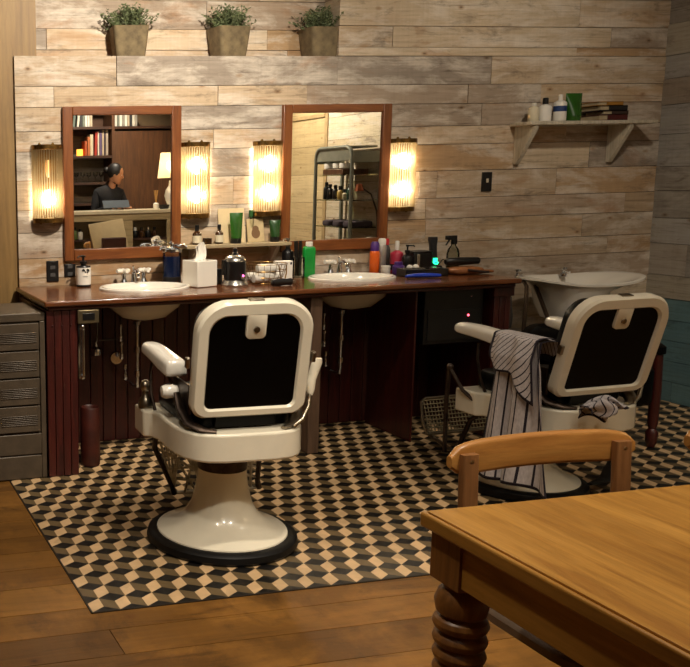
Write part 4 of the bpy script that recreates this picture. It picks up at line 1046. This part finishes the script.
# ------------------------------------------------------------------ shampoo corner
t = thing('shampoo_bowl', 'cream porcelain shampoo bowl with chrome taps on a dark stand by the plank wall', 'shampoo bowl', (4.37, 4.70, .002))
b = B(); rings = []
def bowl_ring(sx, sy, cx, z, dip):
    o = []
    for k in range(48):
        a = 2*PI*k/48; x = .365*sx*math.copysign(abs(math.cos(a))**.7, math.cos(a)); y = .21*sy*math.copysign(abs(math.sin(a))**.7, math.sin(a))
        o.append((cx+x, y, z-dip*max(0, math.cos(a-PI*1.5))**3+.02*(abs(x)/.4)**2))
    return o
for sx, sy, cx, z, dip in ((.2, .35, -.07, .58, 0), (.36, .6, -.07, .60, 0), (.44, .8, -.07, .68, 0), (.5, .9, -.06, .765, 0), (.7, .94, -.02, .80, .01), (1, 1, 0, .822, .02), (1.0, 1.0, 0, .834, .02), (.97, .96, 0, .838, .02), (.9, .88, 0, .832, .02), (.55, .75, -.05, .79, 0), (.4, .65, -.07, .7, 0), (.2, .3, -.07, .64, 0)):
    rings.append(bowl_ring(sx, sy, cx, z, dip))
b.loft(rings); b.build('bowl', M_white, t)
for q, x in enumerate((-.30, .02)):
    b = B(); b.lathe([(.02, .83), (.018, .85), (.011, .855), (.011, .87), (.02, .875), (.018, .885), (.0, .888)], (x, .15, 0), 14); b.tube([(x, .15, .865), (x-.03, .11, .872), (x-.03, .07, .862)], .007, 8); b.build('tap', M_chrome, t)
b = B(); b.lathe([(.05, .002), (.16, .002), (.16, .02), (.06, .03), (.055, .5), (.07, .59)], (-.08, .0, 0), 24); b.build('stand', mat('black_stand', '#1c1311', rough=.5), t)
b = B(); b.tube([(-.30, .12, .84), (-.36, .0, .80), (-.40, -.05, .68), (-.38, -.02, .5), (-.42, -.04, .36), (-.34, .1, .3)], .011, 8); b.tube([(-.26, .05, .8), (-.24, -.05, .6), (-.26, -.06, .4)], .012, 8); b.build('hose', mat('brown_hose', '#4b3a2b', rough=.4, metal=.4), t)
t = thing('shampoo_chair', 'black leather shampoo chair with dark red wooden legs behind the reclining barber chair', 'chair', (4.0, 4.22, .0), R(-4))
b = B(); b.loft([[(a, c, z) for a, c in rrect(.46*q, .5*q, .07, 5)] for q, z in ((.96, .24), (1, .26), (1, .42), (.95, .45), (.8, .455))]); b.build('seat', M_black, t)
b = B(); b.loft([[(a, yy, c) for a, c in rrect(.46*q, .24*q, .09, 5, 0, .50)] for q, yy in ((.95, .25), (1, .235), (1, .17), (.9, .155))]); b.build('backrest', M_black, t)
for s in (-1, 1):
    b = B(); b.loft([[(s*.25+a, c, z) for a, c in rrect(.06, .46*q, .025, 4)] for q, z in ((.9, .5), (1, .51), (1, .545), (.85, .56))]); b.build('armrest', M_black, t)
    for yy in (-.2, .2):
        b = B(); b.lathe([(.018, 0), (.028, .03), (.03, .08), (.018, .1), (.025, .13), (.027, .3), (.022, .5)], (s*.25, yy, .002), 14); b.build('leg', M_cherry, t)
t = thing('amplifier', 'black electronic box with a red light under the right end of the worktop', 'amplifier', (3.315, 4.42, .855))
b = B(); b.box(-.17, .19, 0, .3, -.31, -.006); b.build('case', M_blackpl, t, bev=.004)
b = B(); b.box(-.15, .17, -.006, 0, -.29, -.12); b.build('front_panel', mat('dark_grey_panel', '#191919', rough=.3), t, bev=.002)
b = B(); b.ball((.095, -.007, -.155), .006, 8); b.build('power_light', glow('red_led', '#ff4a5a', 4), t)
b = B(); b.ball((.11, -.004, -.05), .006, 8); b.build('screw', M_chrome, t)
b = B(); b.lathe([(.008, 0), (.02, -.02), (.024, -.08), (.03, -.13), (.026, -.19), (.01, -.2)], (3.69, 4.46, .80), 16)
b.box(3.64, 3.69, 4.455, 4.465, .793, .80)
tag(b.build('hair_dryer', mat('grey_dryer', '#4d4743', rough=.35, metal=.5)), 'grey hair dryer hanging on the right end of the vanity', 'hair dryer')
# ------------------------------------------------------------------ the room behind the camera, seen in the mirrors
def R_(x, yv): return x, 2*W-.036-yv     # a point seen yv metres deep in the mirrors
t = thing('reception_desk', 'pale wooden reception desk with open cubbies, seen in the left mirror', 'desk', (3.4, -.26, 0))
M_desk = wood('pale_desk_wood', '#a8946e', '#94815d', '#b8a47e', rough=.5, along='x', scale=.5)
b = B(); b.box(-1.0, 1.0, -.40, .02, 1.11, 1.15); b.build('desk_top', mat('pale_desk_top', '#cdbfa2', rough=.35, var=.05), t, bev=.004)
b = B()
b.box(-.98, .98, -.04, 0, .0, .62); b.box(-.98, .98, -.04, 0, 1.03, 1.109); b.box(-.98, -.72, -.04, 0, .62, 1.03); b.box(-.17, .06, -.04, 0, .62, 1.03); b.box(.48, .98, -.04, 0, .62, 1.03)
b.box(-.98, .98, -.32, -.30, 0, 1.109); b.box(-.98, -.96, -.3, -.04, 0, 1.109); b.box(.96, .98, -.3, -.04, 0, 1.109); b.build('front_panel', M_desk, t, bev=.003)
b = B(); b.box(-.72, -.17, -.3, -.005, .80, .82); b.box(.06, .48, -.3, -.005, .80, .82); b.build('cubby_shelf', M_darkshelf, t)
rnd = random.Random(11)
for k, (dx, c, h) in enumerate(((-.62, '#5a6b3a', .15), (-.55, '#d8d0c0', .13), (-.36, '#1d1c1c', .17), (-.30, '#e0d8c8', .16), (-.24, '#cfc2a4', .16))):
    bottle('product_bottle', ['green bottle', 'short white bottle', 'black bottle', 'tall white bottle', 'beige bottle'][k]+' in the left cubby of the reception desk', 'bottle', 3.4+dx, -.26-.10, .822, .03, h-.03, mat('cubby_%d' % k, c, rough=.4), .5, .025, M_blackpl, None, .8)
for k, dx in enumerate((.12, .2, .28, .36)):
    bottle('product_bottle', ['first from the left', 'second from the left', 'third from the left', 'rightmost'][k]+' of the dark bottles in the right cubby of the reception desk', 'bottle', 3.4+dx, -.36, .822, .03, .09, [M_blackpl, M_amber, M_blackpl, M_amber][k], .5, .03, [M_whitepl, M_blackpl, M_silverpl, M_blackpl][k])
t = thing('tablet_screen', 'thin tablet on a stand on the reception desk in front of the person', 'tablet', (3.30, -.40, 1.15))
b = B(); b.box(-.16, .16, -.006, .006, .02, .12, rot=Matrix.Rotation(R(32), 3, 'X')); b.build('case', mat('tablet_grey', '#59616a', rough=.3, var=.05), t, bev=.003)
b = B(); b.box(-.08, .08, -.06, .05, 0, .012); b.box(-.02, .02, -.02, .0, .012, .06); b.build('stand', M_silverpl, t, bev=.002)
t = thing('table_lamp', 'table lamp with a white ceramic base and lit cream shade on the reception desk', 'lamp', (4.0, -.46, 1.15))
b = B(); b.lathe([(.055, 0), (.06, .015), (.035, .03), (.06, .09), (.075, .15), (.06, .22), (.025, .27), (.02, .33)], (0, 0, 0), 24); b.build('lamp_base', M_white, t)
sh = clear('lamp_shade_linen', '#fff0cf', t=.05, rough=.8, trl=.85)
b = B(); b.lathe([(.155, .36), (.12, .655)], (0, 0, 0), 28, cap=False); b.build('lamp_shade', sh, t)
b = B(); b.ball((0, 0, .47), .035, 12); b.build('bulb', glow('lamp_bulb', '#ffd9a0', 40), t)
L = bpy.data.lights.new('lamp_light', 'POINT'); L.energy = 9; L.color = (1, .8, .55); L.shadow_soft_size = .05
o = bpy.data.objects.new('lamp_light', L); COL.objects.link(o); o.location = (4.0, -.46, 1.66)
t = thing('reed_diffuser', 'small white jar with pale reeds on the reception desk by the lamp', 'diffuser', (3.78, -.36, 1.15))
b = B(); b.lathe([(.03, 0), (.034, .004), (.034, .06), (.02, .075)], (0, 0, 0), 18); b.build('jar', M_white, t)
b = B()
for k in range(5): b.tube([(0, 0, .06), (.012*(k-2), .006*(k % 2), .22)], .004, 6)
b.build('reeds', mat('reed', '#c99a55', rough=.7), t)
b = B(); b.lathe([(.05, 0), (.062, .03), (.06, .05), (.056, .05), (.05, .012)], (3.875, -.34, 1.15), 20)
tag(b.build('small_bowl', M_blackpl), 'small dark bowl on the reception desk between reeds and lamp', 'bowl')
# person behind the desk
def skin_body(name, pts, edges, radii, m, parent=None, root=0, sub=2):
    me = bpy.data.meshes.new(name); me.from_pydata(pts, edges, []); me.materials.append(m)
    o = bpy.data.objects.new(name, me); COL.objects.link(o); o.parent = parent
    sk = o.modifiers.new('skin', 'SKIN'); sk.use_smooth_shade = True
    d = me.skin_vertices[0].data
    for k, r in enumerate(radii): d[k].radius = r if isinstance(r, tuple) else (r, r)
    d[root].use_root = True
    sb = o.modifiers.new('sub', 'SUBSURF'); sb.levels = sub; sb.render_levels = sub
    return o
PX, PY = 3.39, -1.0
pr = thing('person', 'person with dark tied-back hair in black clothes looking down at the reception desk', 'person', (PX, PY, 0), 0)
P_ = [(0, 0, .90), (0, 0, 1.05), (0, .01, 1.22), (0, .02, 1.36), (.02, .04, 1.43), (.05, .075, 1.49),
      (-.15, .02, 1.35), (-.21, .06, 1.10), (-.10, .28, 1.17), (-.04, .34, 1.17),
      (.15, .02, 1.35), (.23, .06, 1.10), (.16, .28, 1.17), (.12, .34, 1.17),
      (-.1, 0, .82), (-.1, 0, .48), (-.1, 0, .08), (-.1, .12, .03), (.1, 0, .82), (.1, 0, .48), (.1, 0, .08), (.1, .12, .03)]
E_ = [(0, 1), (1, 2), (2, 3), (3, 4), (4, 5), (3, 6), (6, 7), (7, 8), (8, 9), (3, 10), (10, 11), (11, 12), (12, 13), (0, 14), (14, 15), (15, 16), (16, 17), (0, 18), (18, 19), (19, 20), (20, 21)]
rd = [(.15, .1), (.13, .09), (.15, .1), (.11, .08), .055, .05, .06, .045, .035, .028, .06, .045, .035, .028, .085, .06, .045, .04, .085, .06, .045, .04]
skin_body('body', P_, E_, rd, M_cloth, pr)
# head, turned towards the lamp and down
hd = B()
rings = []
for z, w, d, oy in ((-.115, .03, .035, .03), (-.10, .045, .05, .025), (-.07, .058, .068, .012), (-.03, .066, .082, 0), (.01, .07, .09, -.004), (.05, .07, .09, -.008), (.085, .058, .076, -.012), (.105, .035, .05, -.014), (.115, .008, .012, -.014)):
    rings.append([(w*math.cos(2*PI*k/24), oy+d*math.sin(2*PI*k/24), z) for k in range(24)])
hd.loft(rings)
hd.loft([[(w*math.cos(2*PI*k/10), .078+yy+.5*w*math.sin(2*PI*k/10), z) for k in range(10)] for z, w, yy in ((.02, .008, -.002), (-.01, .011, .012), (-.028, .015, .018), (-.038, .009, .004))])
hd.ball((-.07, -.005, -.015), .02, 10, .4, .8, 1.3); hd.ball((.07, -.005, -.015), .02, 10, .4, .8, 1.3)
hd.lathe([(.048, -.19), (.046, -.1), (.05, -.06)], (0, -.02, 0), 16)
head = hd.build('head', M_skin, pr, loc=(.075, .09, 1.575), rot=(R(-14), R(-6), R(-62)))
hb = B(); hb.ball((0, -.022, .03), .1, 24, .80, 1.0, 1.02)
for v in hb.bm.verts:
    if v.co.y > .05 and v.co.z < .07: v.co.y = .045-(.07-v.co.z)*.5
hb.ball((0, -.125, .02), .042, 14); hb.build('hair', M_hair, head)
f = B()
for s in (-1, 1): f.ball((s*.03, .076, .005), .009, 10, 1.2, .5, .7)
f.build('eyes', M_white, head)
f = B(); f.ball((0, .080, -.062), .014, 10, 1.5, .4, .4); f.build('mouth', mat('lips', '#7d4038', rough=.5), head)
for s, hx in ((-1, -.035), (1, .12)):
    hbm = B(); hbm.loft([[(hx+w*math.cos(2*PI*k/12), .345+q, 1.171+.4*w*math.sin(2*PI*k/12)) for k in range(12)] for q, w in ((-.02, .022), (.02, .034), (.06, .036), (.075, .03))])
    for k in range(4):
        fx = hx-.026+.0175*k; l = (.05, .062, .065, .052)[k]
        hbm.tube([(fx, .41, 1.173), (fx, .41+l*.6, 1.177), (fx, .41+l, 1.167)], [.0088, .0085, .007], 8)
    hbm.tube([(hx-s*.03, .37, 1.17), (hx-s*.05, .40, 1.17), (hx-s*.052, .425, 1.166)], [.010, .009, .0075], 8)
    hbm.build('hand', M_skin, pr)
# bookcase and tall door behind the desk
t = thing('bookcase', 'dark walnut bookcase wall behind the reception desk with a tall closed door', 'bookcase', (2.6, -2.08, 0))
b = B(); b.box(0, 1.09, 0, .02, 0, 2.95); b.box(0, .02, 0, .42, 0, 2.95); b.box(1.05, 1.09, 0, .42, 0, 2.95); b.build('carcass', M_darkwood, t, bev=.003)
b = B(); boards_z = (.4, .82, 1.18, 1.45, 1.79, 2.16, 2.5)
for z in boards_z:
    b = B(); b.box(.02, 1.05, .02, .42, z, z+.035); b.build('shelf', M_darkshelf, t, bev=.002)
b = B(); b.box(1.09, 2.3, .36, .42, .05, 2.13); b.build('door', M_darkwood, t, bev=.003)
b = B(); b.box(1.09, 2.3, .02, .42, 2.16, 2.195); b.build('shelf', M_darkshelf, t, bev=.002)
b = B(); b.box(.02, 1.05, .021, .03, 1.20, 2.1)
b.build('back_lining', wood('grey_back_lining', '#6f6354', '#5b5044', '#80735f', rough=.7), t)
def book_row(x0, z, specs, where, grp):
    x = x0
    for k, (w, h, c, tilt) in enumerate(specs):
        t = thing('book', where[k], 'book', (x+w/2+abs(tilt)*h*.5, -1.80, z+.001+w*.5*abs(math.sin(tilt))), 0, grp); t.rotation_euler = (0, tilt, 0)
        b = B(); b.box(-w/2, w/2, -.08, .08, 0, h); b.build('cover', mat('spine_'+c[1:], c, rough=.6, var=.08), t, bev=.002)
        b = B(); b.box(-w/2+.003, w/2-.003, -.075, .078, h-.001, h+.001); b.build('pages', MATS['book_pages'], t)
        x += w+.004+abs(tilt)*h*.9
s1 = [(.032, .19, '#a24a20', -.02), (.03, .24, '#b5683a', 0), (.04, .27, '#c9b79a', 0), (.036, .31, '#9e2b1c', .06), (.02, .31, '#cfc6b4', 0), (.034, .33, '#5a4a6a', 0), (.022, .33, '#b9a58a', 0), (.02, .34, '#3d3038', 0), (.03, .34, '#a89887', 0)]
book_row(3.30, 1.826, s1, ['low rust-coloured book at the left of the upright row', 'orange-brown book second in the upright row on the shelf', 'thick cream book third in the upright row on the shelf', 'tall red book leaning in the middle of the upright row', 'thin off-white book right of the leaning red one', 'tall purple book right of the thin off-white one', 'slim tan book between the purple and the dark ones', 'slim dark book second from the right in the upright row', 'tall grey-beige book at the right end of the upright row'], 'books on the middle bookcase shelf')
s2 = [(.05, .2, '#d8d2c4', .0), (.03, .22, '#3b4440', .1), (.03, .23, '#5d6a62', .1), (.03, .24, '#c4c0b2', .1), (.03, .24, '#2f2f33', 0), (.03, .24, '#6d7368', .0), (.03, .25, '#d9d4c8', 0), (.03, .25, '#c9c4b8', 0), (.03, .25, '#b8a890', 0)]
book_row(3.02, 2.196, s2, ['white book at the left end of the top shelf', 'dark green book leaning, second on the top shelf', 'grey-green book leaning, third on the top shelf', 'pale grey book leaning, fourth on the top shelf', 'black upright book right of the leaning ones on the top shelf', 'olive grey upright book on the top shelf', 'white upright book third from the right on the top shelf', 'light grey upright book second from the right on the top shelf', 'tan upright book at the right end of the top shelf'], 'books on the top bookcase shelf')
s3 = [(.03, .24, '#c9c4b8', 0), (.026, .22, '#6d7368', 0), (.034, .25, '#d9d4c8', 0), (.03, .23, '#8f8a80', .0), (.03, .25, '#e0dbcf', 0), (.03, .24, '#b8a890', 0), (.03, .22, '#2f2f33', 0), (.034, .24, '#cfc9bb', 0), (.03, .21, '#9a948a', 0)]
book_row(3.71, 2.196, s3, ['light grey book first from the left above the tall door', 'olive grey book second from the left above the tall door', 'white book third from the left above the tall door', 'mid grey book fourth from the left above the tall door', 'bright white book in the middle of the row above the tall door', 'tan book right of the bright white one above the tall door', 'black book third from the right above the tall door', 'pale stone book second from the right above the tall door', 'grey book at the right end of the row above the tall door'], 'books above the tall door')
t = thing('candle', 'small lit orange candle glass on the bookcase shelf left of the books', 'candle', (3.24, -1.76, 1.826))
b = B(); b.lathe([(.036, 0), (.042, .004), (.042, .085), (.038, .086)], (0, 0, 0), 18); b.build('glass', glow('candle_glow', '#ff9a3a', 1.6), t)
for k in range(5):
    t = thing('drinking_glass', 'stemmed glass on the lower bookcase shelf, number %s from the left' % ['one', 'two', 'three', 'four', 'five'][k], 'glass', (3.2+.085*k, -1.8+.02*(k % 2), 1.486), 0, 'glasses on the lower bookcase shelf')
    b = B(); b.lathe([(.0, 0), (.03, .002), (.028, .005), (.005, .01), (.005, .06), (.03, .085), (.036, .13), (.034, .13), (.027, .088), (.0, .07)], (0, 0, 0), 16); b.build('bowl_and_stem', clear('stem_glass', '#e8e4dc', t=.6), t)
# menu stand on the table
t = thing('menu_stand', 'tilted beige board with a dark brown holder, seen low in the left mirror', 'menu stand', (2.80, 1.04, .761))
b = B(); b.box(-.185, .185, -.008, .008, .028, .33, rot=Matrix.Rotation(R(14), 3, 'X') @ Matrix.Rotation(R(-8), 3, 'Y'), about=(0, 0, .0)); b.build('board', mat('beige_board', '#bca77f', rough=.6, var=.05), t, bev=.004)
b = B(); b.box(-.21, -.192, -.03, -.008, .012, .30, rot=Matrix.Rotation(R(18), 3, 'X'), about=(-.2, 0, 0)); b.build('side_leg', M_darkwood, t, bev=.003)
b = B(); b.box(-.125, .125, .03, .09, .0, .16); b.build('brown_holder', mat('oxblood_leather', '#3b160d', rough=.5), t, bev=.012, seg=3)
# metal vitrine against the right wall
vx0, vx1, vy0, vy1 = 4.84, 5.15, 1.37, 2.07
t = thing('vitrine', 'grey metal display vitrine with rounded top and glass shelves, seen in the right mirror', 'display cabinet', (0, 0, 0))
M_vit = mat('grey_green_metal', '#8b8d80', rough=.4, metal=.4, var=.08)
def arch(x, r=.028):
    pts = [(x, vy0+.02, .03), (x, vy0+.02, 1.65)]+[(x, vy0+.02+.1*(1-math.cos(a)), 1.65+.1*math.sin(a)) for a in [PI/2*k/6 for k in range(1, 7)]]
    pts += [(x, vy1-.02-.1*(1-math.cos(a)), 1.65+.1*math.sin(a)) for a in [PI/2*k/6 for k in range(6, 0, -1)]]+[(x, vy1-.02, 1.65), (x, vy1-.02, .03)]
    return pts
b = B(); b.tube(arch(vx0), .018, 8); b.build('front_frame', M_vit, t)
for yy in (vy0+.02, vy1-.02):
    b = B(); b.box(vx0+.01, vx1, yy-.008, yy+.008, 1.60, 1.705); b.build('side_header', M_vit, t, bev=.003)
    b = B(); b.box(vx1-.03, vx1, yy-.015, yy+.015, .03, 1.7); b.build('rear_post', M_vit, t, bev=.003)
b = B(); b.box(vx0, vx1, vy0+.1, vy1-.1, 1.742, 1.76); b.box(vx0, vx0+.01, vy0+.04, vy1-.04, 1.62, 1.745); b.build('top_cover', M_vit, t, bev=.003)
b = B(); b.box(vx0, vx1, vy0+.02, vy1-.02, .03, .5); b.build('base_cabinet', M_vit, t, bev=.004)
for z in (.72, .98, 1.24, 1.48):
    b = B(); b.box(vx0+.01, vx1-.01, vy0+.03, vy1-.03, z, z+.01); b.build('glass_shelf', clear('shelf_glass', '#cfd3c6', t=.4), t)
for z in (.732, .992):
    for k in range(3):
        b = B(); b.loft([[(a, c, q) for a, c in rrect(.26*s, .15*s, .04, 4)] for s, q in ((.95, 0), (1, .02), (.97, .045), (.8, .055))])
        if z < .9: tag(b.build('folded_towel', mat('dark_towel', '#33292c', rough=.95), loc=(5.0, 1.54+.19*k, z)), ['dark folded towel at the near side of the lowest vitrine shelf', 'dark folded towel in the middle of the lowest vitrine shelf', 'dark folded towel at the far side of the lowest vitrine shelf'][k], 'towel', 'towels in the vitrine')
        else: tag(b.build('folded_towel', mat('plum_towel', '#4a3f45', rough=.95), loc=(5.0, 1.54+.19*k, z)), ['plum folded towel at the near side of the second vitrine shelf', 'plum folded towel in the middle of the second vitrine shelf', 'plum folded towel at the far side of the second vitrine shelf'][k], 'towel', 'towels in the vitrine')
for k, (y, c, h, nm) in enumerate(((1.45, '#1f1d1c', .17, 'black bottle first from the near side of the third vitrine shelf'), (1.52, '#27231f', .15, 'dark brown bottle second from the near side of the third vitrine shelf'), (1.62, '#2b2520', .14, 'dark bottle third from the near side of the third vitrine shelf'), (1.71, '#c3a25a', .13, 'yellow bottle on the third vitrine shelf'), (1.80, '#cfc3a0', .10, 'short cream bottle on the third vitrine shelf'), (1.88, '#2f4a38', .15, 'green bottle at the far side of the third vitrine shelf'))):
    bottle('display_bottle', nm, 'bottle', 4.93, y, 1.251, .03, h-.03, mat('vit_%d' % k, c, rough=.3), .5, .03, M_blackpl)
for k, (x, y) in enumerate(((4.85, 1.5), (5.0, 1.5), (4.85, 1.66), (4.85, 1.78))):
    b = B(); b.lathe([(.045, 0), (.06, .008), (.062, .05), (.058, .056)], (x+.06, y+.05, 1.546), 20)
    tag(b.build('white_jar', M_whitepl), ['white tub standing on the box at the near front of the top vitrine shelf', 'white tub standing on the box at the near back of the top vitrine shelf', 'white tub standing on the box in the middle of the top vitrine shelf', 'white tub standing on the box at the far side of the top vitrine shelf'][k], 'tub', 'white tubs in the vitrine')
b = B(); b.box(-.15, .12, -.17, .2, 0, .052)
tag(b.build('display_box', M_darkwood, loc=(5.0, 1.68, 1.491), bev=.003), 'flat dark wooden box on the top vitrine shelf under the white tubs', 'box')
t = thing('floor_lamp', 'slim floor lamp with a copper head and curved neck beside the vitrine', 'lamp', (5.02, 2.22, .003))
b = B(); b.lathe([(.0, 0), (.11, 0), (.11, .015), (.0, .02)], (0, 0, 0), 24); b.build('base', M_iron, t)
b = B(); b.tube([(0, 0, .02), (0, 0, 1.0), (-.01, -.01, 1.15), (-.06, -.03, 1.3), (-.14, -.06, 1.36)], .008, 8); b.build('neck', M_iron, t)
b = B(); b.lathe([(.015, .04), (.03, .03), (.045, -.03), (.043, -.03), (.0, .02)], (-.16, -.07, 1.36), 18); b.build('lamp_head', mat('copper', '#b0694a', rough=.3, metal=1), t)

# ------------------------------------------------------------------ light
def spot(x, y, z, tx, ty, tz, e, size=80, blend=.7, rad=.06, col=(1, .76, .5)):
    L = bpy.data.lights.new('ceiling_spot', 'SPOT'); L.energy = e; L.spot_size = R(size); L.spot_blend = blend; L.shadow_soft_size = rad; L.color = col
    o = bpy.data.objects.new('ceiling_spot', L); COL.objects.link(o); o.location = (x, y, z)
    o.rotation_euler = (Vector((tx, ty, tz))-Vector((x, y, z))).to_track_quat('-Z', 'Y').to_euler()
def area(x, y, z, sx, sy, e, col=(1, .78, .55), tgt=None):
    L = bpy.data.lights.new('ambient_fill', 'AREA'); L.shape = 'RECTANGLE'; L.size = sx; L.size_y = sy; L.energy = e; L.color = col  # unseen soft area light added as general ambient fill
    o = bpy.data.objects.new('ambient_fill', L); COL.objects.link(o); o.location = (x, y, z)
WARM = (1, .885, .72)
spot(1.7, 2.35, 3.0, 1.5, 3.15, .3, 70, 62, col=WARM)
spot(3.3, 2.3, 3.0, 3.05, 3.25, .6, 21, 60, col=WARM)
spot(2.0, .8, 3.0, 1.9, 1.3, .76, 62, 80, col=WARM)
spot(.3, 1.8, 3.0, .6, 2.6, 0, 36, 80, col=WARM)
spot(1.7, 3.1, 3.0, 1.35, W, 1.75, 175, 100, .9, col=WARM)
spot(3.5, 3.2, 3.0, 3.8, W, 1.7, 34, 100, .9, col=WARM)
spot(3.4, -.6, 3.0, 3.4, -1.4, 1.4, 110, 110, col=WARM)
spot(4.0, .9, 3.0, 5.1, 1.3, 1.5, 150, 110, col=WARM)
area(1.8, 1.5, 3.0, 3.0, 3.0, 16, col=WARM)
spot(.9, .9, 3.0, 1.55, 3.2, .4, 42, 50, .8, col=WARM)
spot(2.9, 2.2, 3.0, 3.4, -.26, .9, 90, 60, .8, col=WARM)  # unseen spot added to brighten the front of the reception desk
w = bpy.data.worlds.new('room_air'); S.world = w; w.use_nodes = True
w.node_tree.nodes['Background'].inputs[0].default_value = (1, .75, .5, 1); w.node_tree.nodes['Background'].inputs[1].default_value = .008

# ------------------------------------------------------------------ camera
cam = bpy.data.cameras.new('camera'); co = bpy.data.objects.new('camera', cam); COL.objects.link(co); S.camera = co
fpx, px0, py0, yaw, pitch, roll, H = 914.290516, 7.583533, 332.761559, 0.186150, 0.159138, -0.025389, 1.463482
cam.sensor_fit = 'HORIZONTAL'; cam.sensor_width = 36; cam.lens = fpx/690*36
cam.shift_x = (345-px0)/690; cam.shift_y = (py0-333.5)/690; cam.clip_start = .05
cy_, sy_, cp_, sp_ = math.cos(yaw), math.sin(yaw), math.cos(pitch), math.sin(pitch)
F = Vector((sy_*cp_, cy_*cp_, -sp_)); r_ = Vector((cy_, -sy_, 0)); u_ = r_.cross(F)
cr, sr = math.cos(roll), math.sin(roll)
rr, uu = cr*r_+sr*u_, -sr*r_+cr*u_
m = Matrix((rr, uu, -F)).transposed().to_4x4(); m.translation = Vector((0, 0, H))
co.matrix_world = m

S.view_settings.view_transform = 'Standard'; S.view_settings.look = 'None'
S.view_settings.exposure = 0.92; S.view_settings.gamma = 1; S.view_settings.use_curve_mapping = False
S.cycles.use_denoising = True
S.cycles.max_bounces = 8; S.cycles.diffuse_bounces = 3; S.cycles.glossy_bounces = 4; S.cycles.transparent_max_bounces = 16; S.cycles.transmission_bounces = 4
S.cycles.caustics_reflective = False; S.cycles.caustics_refractive = False; S.cycles.sample_clamp_indirect = 4
